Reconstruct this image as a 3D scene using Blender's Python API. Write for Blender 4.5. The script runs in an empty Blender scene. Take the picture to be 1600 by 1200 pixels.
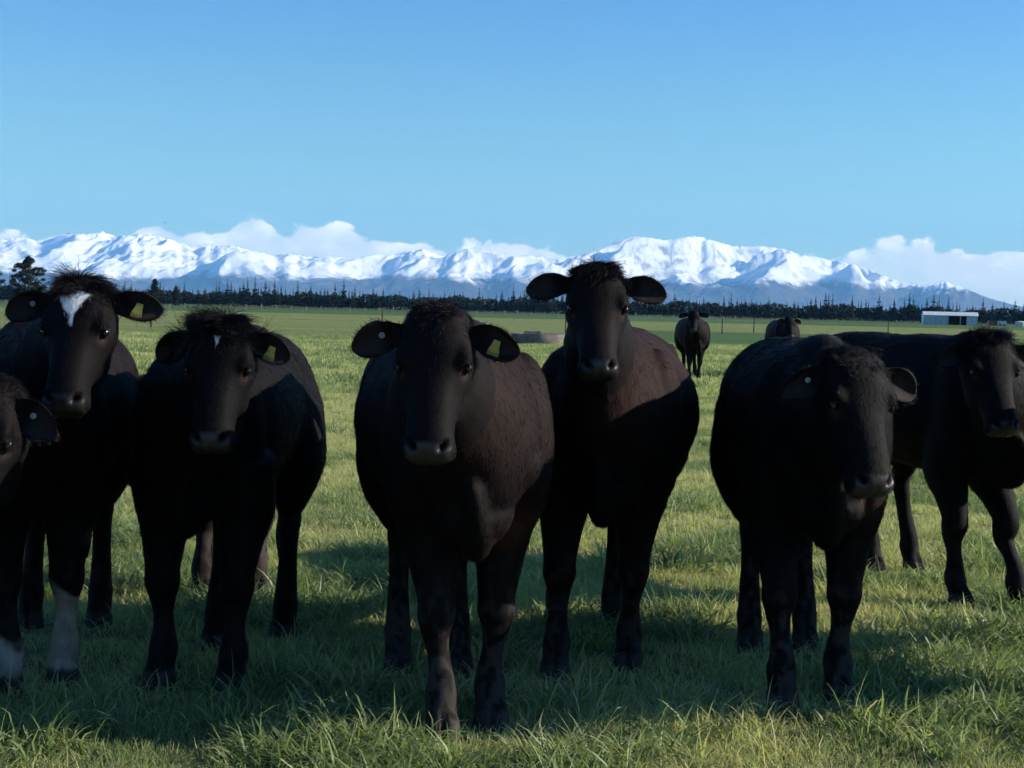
import bpy, bmesh, math, random
import numpy as np
from mathutils import Vector, Matrix

R = math.radians
scene = bpy.context.scene
col = scene.collection

# ------------------------------------------------------------------ camera
cam_data = bpy.data.cameras.new('camera')
cam = bpy.data.objects.new('camera', cam_data)
col.objects.link(cam)
cam_data.sensor_width = 36.0
cam_data.lens = 54.0
cam_data.clip_start = 0.1
cam_data.clip_end = 200000.0
cam.location = (0.0, 0.0, 1.25)
cam.rotation_euler = (Matrix.Rotation(R(90 - 2.72), 3, 'X') @ Matrix.Rotation(R(1.335), 3, 'Z')).to_euler()
scene.camera = cam

# ------------------------------------------------------------------ light
SUN_EL = R(23.0)
SUN_AZ = R(3.0)           # from +X (picture right), a little beyond the herd
SUN_DIR = Vector((math.cos(SUN_EL) * math.cos(SUN_AZ), math.cos(SUN_EL) * math.sin(SUN_AZ), math.sin(SUN_EL)))
sun_data = bpy.data.lights.new('sun', 'SUN')
sun_data.energy = 3.1
sun_data.angle = R(0.53)
sun_data.color = (1.0, 0.92, 0.80)
sun = bpy.data.objects.new('sun', sun_data)
col.objects.link(sun)
sun.rotation_euler = (-SUN_DIR).to_track_quat('-Z', 'Y').to_euler()
sun.location = SUN_DIR * 100

vs = scene.view_settings
vs.view_transform = 'Standard'
vs.look = 'None'
vs.gamma = 1.0
vs.exposure = 1.48
vs.use_curve_mapping = False

cy = scene.cycles
cy.use_denoising = True
cy.use_adaptive_sampling = True
cy.adaptive_threshold = 0.025
cy.adaptive_min_samples = 16
cy.denoiser = 'OPENIMAGEDENOISE'
cy.max_bounces = 7
cy.diffuse_bounces = 5
cy.use_light_tree = False
cy.glossy_bounces = 2
cy.transmission_bounces = 4
cy.transparent_max_bounces = 6
cy.volume_bounces = 1
cy.caustics_reflective = False
cy.caustics_refractive = False
try:
    scene.cycles_curves.shape = 'RIBBONS'
except Exception:
    pass


# ------------------------------------------------------------------ node helpers
class NT:
    def __init__(self, tree):
        self.t = tree
        tree.nodes.clear()

    def n(self, kind, **kw):
        nd = self.t.nodes.new(kind)
        ins = kw.pop('ins', {})
        for k, v in kw.items():
            setattr(nd, k, v)
        for k, v in ins.items():
            self.set(nd.inputs[k], v)
        return nd

    def set(self, sock, v):
        if isinstance(v, bpy.types.NodeSocket):
            self.t.links.new(v, sock)
        else:
            sock.default_value = v

    def math(self, op, a, b=0.0, c=None, clamp=False):
        nd = self.n('ShaderNodeMath', operation=op, use_clamp=clamp)
        self.set(nd.inputs[0], a)
        self.set(nd.inputs[1], b)
        if c is not None:
            self.set(nd.inputs[2], c)
        return nd.outputs[0]

    def mix(self, f, a, b, blend='MIX'):
        nd = self.n('ShaderNodeMix', data_type='RGBA', blend_type=blend)
        self.set(nd.inputs[0], f)
        self.set(nd.inputs[6], a)
        self.set(nd.inputs[7], b)
        return nd.outputs[2]

    def sstep(self, x, lo, hi):
        nd = self.n('ShaderNodeMapRange', interpolation_type='SMOOTHSTEP')
        self.set(nd.inputs[0], x)
        nd.inputs[1].default_value = lo
        nd.inputs[2].default_value = hi
        return nd.outputs[0]

    def noise(self, vec, scale, detail=4.0, rough=0.55, dist=0.0):
        nd = self.n('ShaderNodeTexNoise')
        self.set(nd.inputs['Vector'], vec)
        nd.inputs['Scale'].default_value = scale
        nd.inputs['Detail'].default_value = detail
        nd.inputs['Roughness'].default_value = rough
        nd.inputs['Distortion'].default_value = dist
        return nd.outputs[0]


def rgba(r, g, b):
    return (r, g, b, 1.0)


# ------------------------------------------------------------------ world: clear sky, bank of cumulus on the horizon
world = bpy.data.worlds.new('World')
scene.world = world
world.use_nodes = True
w = NT(world.node_tree)
world.cycles.sampling_method = 'MANUAL'
world.cycles.sample_map_resolution = 512
SKY = 0.070
sky = w.n('ShaderNodeTexSky', sky_type='NISHITA', sun_disc=False, sun_elevation=SUN_EL,
          sun_rotation=R(90) - SUN_AZ, altitude=300.0, air_density=1.0, dust_density=0.5, ozone_density=3.0)
geo = w.n('ShaderNodeTexCoord')
sep = w.n('ShaderNodeSeparateXYZ', ins={0: geo.outputs['Generated']})
hx, hy, hz = sep.outputs
az = w.math('ARCTAN2', hx, hy)
hyp = w.math('SQRT', w.math('ADD', w.math('MULTIPLY', hx, hx), w.math('MULTIPLY', hy, hy)))
el = w.math('DIVIDE', hz, w.math('MAXIMUM', hyp, 0.01))
pv = w.n('ShaderNodeCombineXYZ', ins={0: w.math('MULTIPLY', az, 1.0), 1: w.math('MULTIPLY', el, 1.5)})
P2 = pv.outputs[0]
azv = w.n('ShaderNodeCombineXYZ', ins={0: az}).outputs[0]
top = w.math('ADD', 0.0205, w.math('MULTIPLY', w.noise(azv, 3.1, 2.0), 0.036))


def lump(c, wdt, amp):
    d = w.math('DIVIDE', w.math('SUBTRACT', az, c), wdt)
    return w.math('MULTIPLY', w.math('EXPONENT', w.math('MULTIPLY', w.math('MULTIPLY', d, d), -1.0)), amp)


for c, wd, am in ((-0.17, 0.015, 0.013), (-0.228, 0.015, 0.011), (-0.118, 0.03, 0.010), (-0.17, 0.09, 0.006),
                  (0.005, 0.04, 0.006), (0.247, 0.04, 0.010), (0.34, 0.03, 0.010)):
    top = w.math('ADD', top, lump(c, wd, am))
fb = w.noise(P2, 30.0, 8.0, 0.62, 0.4)
wrp = w.n('ShaderNodeVectorMath', operation='ADD', ins={0: P2, 1: w.n('ShaderNodeVectorMath', operation='SCALE', ins={0: w.n('ShaderNodeTexNoise', ins={'Vector': P2, 'Scale': 60.0, 'Detail': 4.0}).outputs['Color'], 'Scale': 0.016}).outputs[0]}).outputs[0]
vo = w.n('ShaderNodeTexVoronoi', feature='SMOOTH_F1', ins={'Vector': wrp, 'Scale': 40.0, 'Smoothness': 0.35}).outputs['Distance']
bub = w.math('SUBTRACT', 0.55, vo)
edge = w.math('SUBTRACT', top, el)
edge = w.math('ADD', edge, w.math('MULTIPLY', w.math('SUBTRACT', fb, 0.5), 0.030))
edge = w.math('ADD', edge, w.math('MULTIPLY', bub, 0.013))
mask = w.math('MULTIPLY', w.sstep(edge, -0.0004, 0.0030), w.sstep(el, -0.01, 0.004))
mask = w.math('MULTIPLY', mask, w.math('ADD', 0.70, w.math('MULTIPLY', w.sstep(fb, 0.36, 0.58), 0.30)))
# thin ragged scraps floating above the bank
wisp = w.noise(w.n('ShaderNodeCombineXYZ', ins={0: az, 1: w.math('MULTIPLY', el, 2.4)}).outputs[0], 13.0, 6.0, 0.6)
wl = w.math('MULTIPLY', w.sstep(el, 0.048, 0.058), w.math('SUBTRACT', 1.0, w.sstep(el, 0.062, 0.075)))
wm = w.math('MULTIPLY', w.math('MULTIPLY', w.sstep(wisp, 0.60, 0.74), wl), 0.35)
shade = w.math('ADD', w.math('MULTIPLY', w.noise(P2, 55.0, 6.0, 0.6, 0.3), 0.55), w.math('ADD', w.math('MULTIPLY', bub, 0.30), w.math('SUBTRACT', 0.22, w.math('MULTIPLY', edge, 7.0))))
ccol = w.mix(w.sstep(shade, 0.36, 0.66), rgba(6.6, 6.5, 5.9), rgba(11.0, 9.9, 7.4))
tint = w.mix(w.sstep(el, 0.03, 0.30), rgba(0.59, 0.82, 0.755), rgba(0.31, 0.62, 0.92))
skyc = w.mix(1.0, sky.outputs[0], tint, 'MULTIPLY')
c1 = w.mix(w.math('MULTIPLY', mask, 0.88), skyc, ccol)
c2 = w.mix(wm, c1, rgba(6.5, 6.3, 6.4))
bg = w.n('ShaderNodeBackground', ins={0: c2, 1: SKY})
wo = w.n('ShaderNodeOutputWorld', ins={0: bg.outputs[0]})


# ------------------------------------------------------------------ general helpers
def tag(o, label=None, cat=None, group=None, kind=None):
    if label:
        o['label'] = label
    if cat:
        o['category'] = cat
    if group:
        o['group'] = group
    if kind:
        o['kind'] = kind
    return o


def link(name, data, parent=None, mat=None):
    o = bpy.data.objects.new(name, data)
    col.objects.link(o)
    if parent is not None:
        o.parent = parent
    if mat is not None and data is not None:
        if not data.materials:
            data.materials.append(mat)
    return o


def empty(name, loc=(0, 0, 0), rz=0.0):
    o = bpy.data.objects.new(name, None)
    col.objects.link(o)
    o.location = loc
    o.rotation_euler = (0, 0, rz)
    o.empty_display_size = 0.2
    return o


def mesh_np(name, verts, faces, smooth=False):
    me = bpy.data.meshes.new(name)
    me.from_pydata([tuple(v) for v in verts], [], [tuple(f) for f in faces])
    if smooth:
        me.polygons.foreach_set('use_smooth', np.ones(len(me.polygons), bool))
    me.update()
    return me


def grid_mesh(name, V, nx, ny, smooth=True):
    """V: (nx*ny,3) row-major [iy*nx+ix]"""
    ix, iy = np.meshgrid(np.arange(nx - 1), np.arange(ny - 1))
    a = (iy * nx + ix).ravel()
    F = np.stack([a, a + 1, a + nx + 1, a + nx], 1).astype(np.int32)
    me = bpy.data.meshes.new(name)
    me.vertices.add(len(V))
    me.vertices.foreach_set('co', np.asarray(V, np.float32).ravel())
    me.loops.add(F.size)
    me.loops.foreach_set('vertex_index', F.ravel())
    me.polygons.add(len(F))
    me.polygons.foreach_set('loop_start', np.arange(0, F.size, 4, dtype=np.int32))
    me.polygons.foreach_set('use_smooth', np.full(len(F), smooth))
    me.update(calc_edges=True)
    me.validate()
    return me


_rng = np.random.RandomState(7)
_perm = np.concatenate([_rng.permutation(512)] * 3)
_g3 = _rng.normal(size=(512, 3))
_g3 /= np.linalg.norm(_g3, axis=1)[:, None]


def perlin(p):
    """gradient noise, p (N,3) -> (N,) about -0.7..0.7"""
    p = np.asarray(p, float)
    i = np.floor(p).astype(int)
    f = p - i
    u = f * f * f * (f * (f * 6 - 15) + 10)
    out = 0
    for dx in (0, 1):
        for dy in (0, 1):
            for dz in (0, 1):
                h = _perm[(_perm[(_perm[(i[:, 0] + dx) & 511] + i[:, 1] + dy) & 511] + i[:, 2] + dz) & 511]
                d = f - np.array([dx, dy, dz])
                g = (_g3[h] * d).sum(1)
                wgt = (u[:, 0] if dx else 1 - u[:, 0]) * (u[:, 1] if dy else 1 - u[:, 1]) * (u[:, 2] if dz else 1 - u[:, 2])
                out = out + g * wgt
    return out


def fbm(p, oct=4, gain=0.5):
    s = 0
    a = 1.0
    p = np.asarray(p, float)
    for k in range(oct):
        s = s + a * perlin(p * 2 ** k + 17.3 * k)
        a *= gain
    return s


def ss(x, lo, hi):
    t = np.clip((x - lo) / (hi - lo), 0, 1)
    return t * t * (3 - 2 * t)


def simple_mat(name, c, rough=0.7, metal=0.0, var=0.0, scale=8.0, spec=0.5):
    m = bpy.data.materials.new(name)
    m.use_nodes = True
    t = NT(m.node_tree)
    base = rgba(*c)
    if var > 0:
        tc = t.n('ShaderNodeTexCoord')
        nz = t.noise(tc.outputs['Object'], scale, 5.0)
        base = t.mix(t.sstep(nz, 0.3, 0.7), rgba(*[x * (1 - var) for x in c]), rgba(*[min(1, x * (1 + var)) for x in c]))
    b = t.n('ShaderNodeBsdfPrincipled', ins={'Base Color': base, 'Roughness': rough, 'Metallic': metal, 'Specular IOR Level': spec})
    t.n('ShaderNodeOutputMaterial', ins={0: b.outputs[0]})
    return m


def box_mesh(name, boxes, bevel=0.0):
    bm = bmesh.new()
    for (x0, x1, y0, y1, z0, z1) in boxes:
        r = bmesh.ops.create_cube(bm, size=1.0)
        for v in r['verts']:
            v.co = Vector(((x0 + x1) / 2 + v.co.x * (x1 - x0), (y0 + y1) / 2 + v.co.y * (y1 - y0), (z0 + z1) / 2 + v.co.z * (z1 - z0)))
    if bevel:
        bmesh.ops.bevel(bm, geom=bm.edges[:], offset=bevel, segments=2, affect='EDGES')
    me = bpy.data.meshes.new(name)
    bm.to_mesh(me)
    bm.free()
    return me


# ================================================================== GROUND
def ground_material():
    m = bpy.data.materials.new('pasture')
    m.use_nodes = True
    t = NT(m.node_tree)
    g = t.n('ShaderNodeNewGeometry')
    pos = g.outputs['Position']
    s = t.n('ShaderNodeSeparateXYZ', ins={0: pos})
    X, Y, Z = s.outputs
    n_big = t.noise(pos, 0.09, 4.0)
    n_mid = t.noise(pos, 0.9, 5.0, 0.6)
    n_fine = t.noise(pos, 9.0, 4.0, 0.7)
    stretch = t.n('ShaderNodeMapping', ins={0: pos, 'Scale': (0.12, 1.0, 1.0)}).outputs[0]
    n_str = t.noise(stretch, 0.25, 5.0, 0.6)
    wob = t.math('ADD', Y, t.math('MULTIPLY', t.math('SUBTRACT', n_big, 0.5), 7.0))
    grass = t.mix(t.sstep(n_mid, 0.32, 0.68), rgba(0.13, 0.16, 0.05), rgba(0.26, 0.27, 0.10))
    grass = t.mix(t.math('MULTIPLY', t.sstep(n_fine, 0.35, 0.75), 0.5), grass, rgba(0.19, 0.19, 0.075))
    lush = t.mix(t.sstep(n_str, 0.3, 0.7), rgba(0.055, 0.11, 0.03), rgba(0.08, 0.14, 0.042))
    olive = t.mix(t.sstep(n_str, 0.3, 0.7), rgba(0.15, 0.18, 0.055), rgba(0.21, 0.23, 0.08))
    dull = t.mix(t.sstep(n_str, 0.3, 0.7), rgba(0.04, 0.062, 0.022), rgba(0.075, 0.10, 0.04))
    c = t.mix(t.sstep(wob, 55.0, 62.0), grass, olive)
    # ungrazed strip on the far side of the electric fence, to the right
    xr = t.sstep(t.math('SUBTRACT', X, t.math('MULTIPLY', Y, 0.045)), -1.5, 1.5)
    strip = t.math('MULTIPLY', t.math('MULTIPLY', t.sstep(wob, 66.0, 71.0), t.math('SUBTRACT', 1.0, t.sstep(wob, 112.0, 124.0))), xr)
    c = t.mix(strip, c, lush)
    c = t.mix(t.sstep(wob, 255.0, 270.0), c, lush)
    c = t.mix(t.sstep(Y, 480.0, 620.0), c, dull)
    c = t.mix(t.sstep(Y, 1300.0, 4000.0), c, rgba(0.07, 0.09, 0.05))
    soil = t.mix(t.sstep(n_fine, 0.4, 0.6), rgba(0.13, 0.12, 0.055), rgba(0.23, 0.21, 0.10))
    c = t.mix(t.math('SUBTRACT', 1.0, t.sstep(Y, 14.0, 40.0)), c, soil)
    bmp = t.n('ShaderNodeBump', ins={'Height': t.math('ADD', n_fine, t.math('MULTIPLY', n_mid, 3.0)), 'Distance': 0.12, 'Strength': 0.8})
    b = t.n('ShaderNodeBsdfPrincipled', ins={'Base Color': c, 'Roughness': 0.9, 'Specular IOR Level': 0.1, 'Normal': bmp.outputs[0]})
    t.n('ShaderNodeOutputMaterial', ins={0: b.outputs[0]})
    return m


GS = 44000.0
gx = np.array([-GS, -8000, -1500, -300, -60, 60, 300, 1500, 8000, GS])
gy = np.array([-GS, -8000, -500, -60, 0, 60, 300, 1500, 8000, GS])
GX, GY = np.meshgrid(gx, gy)
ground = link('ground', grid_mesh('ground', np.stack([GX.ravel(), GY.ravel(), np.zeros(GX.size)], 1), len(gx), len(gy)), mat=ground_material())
tag(ground, 'flat green pasture reaching to the foot of the mountains', kind='structure')

# ================================================================== MOUNTAINS
SKYLINE = [(-0.50, 0.030), (-0.44, 0.036), (-0.39, 0.032), (-0.3344, 0.0383), (-0.3261, 0.0401), (-0.3158, 0.04), (-0.3087, 0.0372), (-0.295, 0.0425), (-0.2742, 0.0442),
           (-0.268, 0.0452), (-0.2589, 0.0425), (-0.2431, 0.0446), (-0.2306, 0.0432), (-0.2098, 0.037), (-0.2015, 0.0389), (-0.1828, 0.0381),
           (-0.1682, 0.0347), (-0.1557, 0.0325), (-0.1474, 0.0344), (-0.134, 0.0318), (-0.1266, 0.0328), (-0.1058, 0.0324), (-0.0892, 0.0349),
           (-0.0788, 0.0351), (-0.0602, 0.0393), (-0.0476, 0.0346), (-0.0311, 0.04), (-0.0228, 0.0393), (-0.0019, 0.0357), (0.0105, 0.0364),
           (0.0251, 0.0342), (0.0396, 0.037), (0.052, 0.0402), (0.0622, 0.0454), (0.0746, 0.0503), (0.087, 0.0497), (0.0975, 0.0483),
           (0.1169, 0.0517), (0.1307, 0.0483), (0.1432, 0.0452), (0.1598, 0.046), (0.1765, 0.044), (0.1849, 0.0408), (0.2058, 0.0384),
           (0.2267, 0.0339), (0.2478, 0.0257), (0.2645, 0.0228), (0.281, 0.0257), (0.2979, 0.0198), (0.3106, 0.0151), (0.3315, 0.0102), (0.37, 0.007), (0.45, 0.005), (0.5, 0.004)]


def mountains():
    nx, ny = 980, 190
    xs = np.linspace(-16500, 15500, nx)
    ys = np.linspace(28000, 38500, ny)
    X, Y = np.meshgrid(xs, ys)
    X = X.ravel()
    Y = Y.ravel()
    sk = np.array(SKYLINE)
    p = np.stack([X, Y, np.zeros_like(X)], 1)
    warp = np.stack([fbm(p / 5200 + 3.1, 3), fbm(p / 5200 + 9.7, 3), np.zeros_like(X)], 1)
    q = p + warp * 1500
    q[:, 0] -= (q[:, 1] - 34000) * 0.55
    q[:, 1] *= 0.55
    rid = 0
    amp = 1.0
    tot = 0
    wgt = 1.0
    for k in range(7):
        n = 1 - np.abs(perlin(q / 3500 * 2.03 ** k + 31.7 * k)) * 1.9
        n = np.clip(n, 0, 1) ** 1.7
        rid = rid + amp * n * wgt
        wgt = np.clip(n * 1.5, 0.4, 1)
        tot += amp
        amp *= 0.53
    rid = rid / tot
    v = np.clip((Y - 28200) / 7400, 0, 1)
    env = ss(v, 0, 1) ** 0.85
    back = 1 - 0.6 * ss(Y, 36600, 38500)
    base = 0.30 * env + 0.12 * ss(v, .05, .35)
    z = (base * .8 + rid * (0.16 + 1.25 * env)) * env ** 0.35 * back * 2000
    z *= 1 + 0.25 * fbm(p / 9000 + 50.2, 2)
    # rise to the skyline of the range
    tx = X / Y
    for it in range(4):
        bins = np.linspace(-0.5, 0.5, 700)
        bi = np.clip(((tx + 0.5) * 699).round().astype(int), 0, 699)
        mx = np.full(700, 1e-4)
        np.maximum.at(mx, bi, z / Y)
        mx = np.maximum(np.maximum(mx, np.roll(mx, 1)), np.roll(mx, -1)) if it == 0 else mx
        tgt = np.interp(bins, sk[:, 0], sk[:, 1])
        ratio = tgt / mx
        kern = np.hanning(15 if it < 2 else 7)
        kern /= kern.sum()
        ratio = np.convolve(np.pad(ratio, 10, 'edge'), kern, 'same')[10:-10]
        z = z * np.interp(tx, bins, ratio)
    z[Y <= ys[0] + 1] = -2
    V = np.stack([X, Y, z], 1)
    m = bpy.data.materials.new('mountain_snow')
    m.use_nodes = True
    t = NT(m.node_tree)
    g = t.n('ShaderNodeNewGeometry')
    pos = g.outputs['Position']
    Z = t.n('ShaderNodeSeparateXYZ', ins={0: pos}).outputs[2]
    X_ = t.n('ShaderNodeSeparateXYZ', ins={0: pos}).outputs[0]
    nz = t.n('ShaderNodeSeparateXYZ', ins={0: g.outputs['Normal']}).outputs[2]
    nn = t.noise(pos, 0.0022, 8.0, 0.65)
    n2 = t.noise(pos, 0.0004, 3.0, 0.5)
    alt = t.math('ADD', Z, t.math('MULTIPLY', t.math('SUBTRACT', nn, 0.5), 700.0))
    alt = t.math('ADD', alt, t.math('MULTIPLY', t.math('SUBTRACT', n2, 0.5), 350.0))
    alt = t.math('SUBTRACT', alt, t.math('MULTIPLY', t.sstep(X_, -9000.0, 4000.0), 150.0))
    snow = t.sstep(alt, 470.0, 680.0)
    steep = t.math('MULTIPLY', t.math('SUBTRACT', 1.0, t.sstep(nz, 0.42, 0.62)), t.sstep(nn, 0.45, 0.62))
    snow = t.math('MULTIPLY', snow, t.math('SUBTRACT', 1.0, t.math('MULTIPLY', steep, 0.75)))
    rock = t.mix(t.sstep(nn, 0.35, 0.65), rgba(0.05, 0.045, 0.04), rgba(0.10, 0.08, 0.065))
    c = t.mix(snow, rock, rgba(0.86, 0.85, 0.82))
    fine = t.noise(t.n('ShaderNodeMapping', ins={0: pos, 'Scale': (1.0, .35, .35)}).outputs[0], 0.0075, 7.0, 0.7)
    bmp = t.n('ShaderNodeBump', ins={'Height': fine, 'Distance': 100.0, 'Strength': .4})
    b = t.n('ShaderNodeBsdfPrincipled', ins={'Base Color': c, 'Roughness': 0.8, 'Specular IOR Level': 0.1, 'Normal': bmp.outputs[0]})
    t.n('ShaderNodeOutputMaterial', ins={0: b.outputs[0]})
    o = link('mountains', grid_mesh('mountains', V, nx, ny), mat=m)
    tag(o, 'long range of snow covered mountains on the horizon', kind='structure')


mountains()


# ================================================================== HAZE
def haze():
    a = 44500.0
    me = box_mesh('haze', [(-a, a, -a, a, -3.0, 2600.0)])
    m = bpy.data.materials.new('haze')
    m.use_nodes = True
    t = NT(m.node_tree)
    v = t.n('ShaderNodeVolumePrincipled', ins={'Color': rgba(0.24, 0.57, 1.0), "Density": 2.2e-5, 'Anisotropy': 0.0})
    v.inputs['Density Attribute'].default_value = ''
    o = t.n('ShaderNodeOutputMaterial')
    t.t.links.new(v.outputs[0], o.inputs['Volume'])
    ob = link('haze', me, mat=m)
    tag(ob, 'thin blue air between the paddock and the mountains', kind='stuff')


haze()


# ================================================================== TREES
def foliage_mat(name, c1, c2):
    m = bpy.data.materials.new(name)
    m.use_nodes = True
    t = NT(m.node_tree)
    oi = t.n('ShaderNodeObjectInfo')
    tc = t.n('ShaderNodeTexCoord')
    nz = t.noise(tc.outputs['Object'], 1.3, 4.0)
    c = t.mix(t.math('MULTIPLY', t.math('ADD', nz, oi.outputs['Random']), 0.5), rgba(*c1), rgba(*c2))
    b = t.n('ShaderNodeBsdfPrincipled', ins={'Base Color': c, 'Roughness': 0.7, 'Specular IOR Level': 0.2})
    t.n('ShaderNodeOutputMaterial', ins={0: b.outputs[0]})
    return m


M_pine = foliage_mat('pine_needles', (0.008, 0.014, 0.008), (0.018, 0.028, 0.013))
M_bark = simple_mat('bark', (0.07, 0.055, 0.04), 0.9, var=0.4)


def cone_tube(verts, faces, pts, rad, seg=5):
    base = len(verts)
    for k, (p, r) in enumerate(zip(pts, rad)):
        for j in range(seg):
            a = 2 * math.pi * j / seg
            verts.append((p[0] + r * math.cos(a), p[1] + r * math.sin(a), p[2]))
    for k in range(len(pts) - 1):
        for j in range(seg):
            a = base + k * seg + j
            b = base + k * seg + (j + 1) % seg
            faces.append((a, b, b + seg, a + seg))


def pine_mesh(name, h, rnd, skirt):
    """a shelterbelt conifer: leader, whorls of drooping branches with needle fans"""
    verts, faces = [], []
    lean = rnd.uniform(-.02, .02)
    cone_tube(verts, faces, [(0, 0, 0), (lean * h * .5, 0, h * .5), (lean * h, 0, h)], [h * .016, h * .01, .02])
    z = h * 0.06
    while z < h * 0.985:
        f = z / h
        rad = skirt * (1 - f) ** 0.85 * h * 0.24 + 0.12
        if f > 0.55:
            rad *= rnd.uniform(0.55, 1.0)
        nb = rnd.randint(5, 8) if f < .6 else rnd.randint(3, 6)
        a0 = rnd.uniform(0, 6.28)
        for b in range(nb):
            if rnd.random() < 0.10:
                continue
            a = a0 + 6.283 * b / nb + rnd.uniform(-.35, .35)
            L = rad * rnd.uniform(.6, 1.2)
            ca, sa = math.cos(a), math.sin(a)
            up = rnd.uniform(-.1, .35) * L
            wd = L * rnd.uniform(.22, .36) + .06
            th = L * .22 + .1
            x0, y0 = lean * z, 0.0
            i = len(verts)
            tip = (x0 + ca * L, y0 + sa * L, z + up)
            mid = (x0 + ca * L * .55, y0 + sa * L * .55, z + up * .4)
            verts += [(x0, y0, z), (mid[0] - sa * wd, mid[1] + ca * wd, mid[2] - th * .3), (mid[0] + sa * wd, mid[1] - ca * wd, mid[2] - th * .3), tip,
                      (mid[0], mid[1], mid[2] - th), (mid[0], mid[1], mid[2] + th * .5)]
            faces += [(i, i + 1, i + 5), (i, i + 5, i + 2), (i + 1, i + 3, i + 5), (i + 5, i + 3, i + 2), (i, i + 4, i + 1), (i, i + 2, i + 4), (i + 1, i + 4, i + 3), (i + 4, i + 2, i + 3)]
        z += h * rnd.uniform(.028, .05)
    return mesh_np(name, verts, faces)


def treeline():
    rnd = random.Random(4)
    kinds = []
    for k in range(14):
        h = rnd.uniform(8.0, 14.5)
        me = pine_mesh('shelterbelt_pine', h, rnd, rnd.uniform(.7, 1.15))
        me.materials.append(M_pine)
        kinds.append(me)
    n = 290
    for i in range(n):
        x = -405 + i * (860 / n) + rnd.uniform(-1.2, 1.2)
        y = 1130 - x * 0.10 + rnd.uniform(-6, 6)
        o = bpy.data.objects.new('shelterbelt_pine', kinds[rnd.randrange(14)])
        col.objects.link(o)
        o.location = (x, y, -0.1)
        s = rnd.uniform(1.25, 1.55) * (1.0 + .10 * math.sin(x / 37.0) + .06 * math.sin(x / 11.0))
        o.scale = (s * .95, s * .95, s)
        o.rotation_euler = (0, 0, rnd.uniform(0, 6.28))
        tag(o, 'dark pine in the long shelterbelt along the far edge of the fields', 'tree', 'pines of the far shelterbelt')
    # the mass of lower growth that closes the belt
    verts, faces = [], []
    for k in range(30000):
        x = rnd.uniform(-430, 480)
        y = 1142 - x * .10 + rnd.uniform(-7, 9)
        hz = 9.4 + 1.2 * math.sin(x / 9.0) + .9 * math.sin(x / 3.7)
        z = rnd.random() ** .8 * hz
        c = Vector((x, y, z))
        i = len(verts)
        for q in range(3):
            d = Vector((rnd.gauss(0, 1), rnd.gauss(0, 1), rnd.gauss(0, 1))).normalized() * rnd.uniform(1.0, 2.3)
            verts.append(c + d)
        faces.append((i, i + 1, i + 2))
    o = link('undergrowth', mesh_np('undergrowth', verts, faces), mat=M_pine)
    tag(o, 'dense dark lower growth closing the shelterbelt', kind='stuff')
    # pale rank grass and scrub along the foot of the belt
    verts, faces = [], []
    for k in range(5000):
        x = rnd.uniform(-400, 460)
        y = 1085 - x * .10 + rnd.uniform(-12, 12)
        cl = max(0, math.sin(x / 17) + math.sin(x / 6.3 + 2)) * .7
        z = rnd.random() * (.7 + cl)
        i = len(verts)
        for q in range(3):
            d = Vector((rnd.gauss(0, 1), rnd.gauss(0, 1), rnd.gauss(0, .7))).normalized() * rnd.uniform(.4, 1.1)
            verts.append(Vector((x, y, z)) + d)
        faces.append((i, i + 1, i + 2))
    o = link('scrub', mesh_np('scrub', verts, faces), mat=foliage_mat('scrub', (0.06, 0.07, 0.03), (0.14, 0.13, 0.07)))
    tag(o, 'pale rank grass and scrub at the foot of the shelterbelt', kind='stuff')


treeline()


def big_tree(loc, h, spread, seed, label, bare=.16, n_clump=95):
    rnd = random.Random(seed)
    root = empty('pine_tree', loc)
    tag(root, label, 'tree', 'tall trees beside the paddock')
    tv, tf = [], []
    cone_tube(tv, tf, [(0, 0, -.1), (.1, 0, h * .3), (-.1, .05, h * .6), (.05, 0, h * .93)], [h * .026, h * .02, h * .012, .04], 8)
    lv, lf = [], []
    for k in range(n_clump):
        f = bare + (1 - bare) * (k + rnd.random()) / n_clump
        prof = math.sin(min(1, (f - bare) / (1 - bare) * .88 + .16) * math.pi) ** .65
        a = rnd.uniform(0, 6.283)
        r = spread * prof * rnd.uniform(.25, 1.0)
        c = Vector((math.cos(a) * r, math.sin(a) * r, f * h * .97))
        # limb
        b0 = Vector((0, 0, c.z - r * .35))
        i = len(tv)
        wd = .05 + h * .004
        tv += [b0 + Vector((wd, 0, 0)), b0 - Vector((wd, 0, 0)), b0 + Vector((0, 0, wd * 1.5)), c]
        tf += [(i, i + 1, i + 3), (i + 1, i + 2, i + 3), (i + 2, i, i + 3)]
        cr = h * rnd.uniform(.045, .10)
        for q in range(190):
            d = Vector((rnd.gauss(0, 1), rnd.gauss(0, 1), rnd.gauss(0, .62)))
            d = d.normalized() * cr * (rnd.random() ** .5)
            d.z *= .75
            pc = c + d
            i = len(lv)
            s = h * rnd.uniform(.012, .026)
            for u in range(3):
                lv.append(pc + Vector((rnd.gauss(0, 1), rnd.gauss(0, 1), rnd.gauss(0, .8))).normalized() * s)
            lf.append((i, i + 1, i + 2))
    link('trunk', mesh_np('trunk', tv, tf), root, M_bark)
    link('crown', mesh_np('crown', lv, lf), root, M_pine)


big_tree((-189.5, 600.0, 0), 18.2, 7.6, 11, 'tall spreading pine standing apart by the snowy range at the picture edge')
big_tree((-207.0, 606.0, 0), 14.5, 6.5, 12, 'rounded pine cut by the picture edge beside the tall spreading pine')
big_tree((-181.0, 620.0, 0), 9.0, 3.6, 16, 'low bushy tree at the foot of the tall spreading pine', .05)
big_tree((-177.5, 760.0, 0), 13.0, 2.2, 13, 'narrow dark tree standing above the ear of the white-marked cow', .04)
big_tree((-168.0, 765.0, 0), 9.6, 1.9, 14, 'short narrow tree just beside the narrow dark tree', .04)


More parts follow.
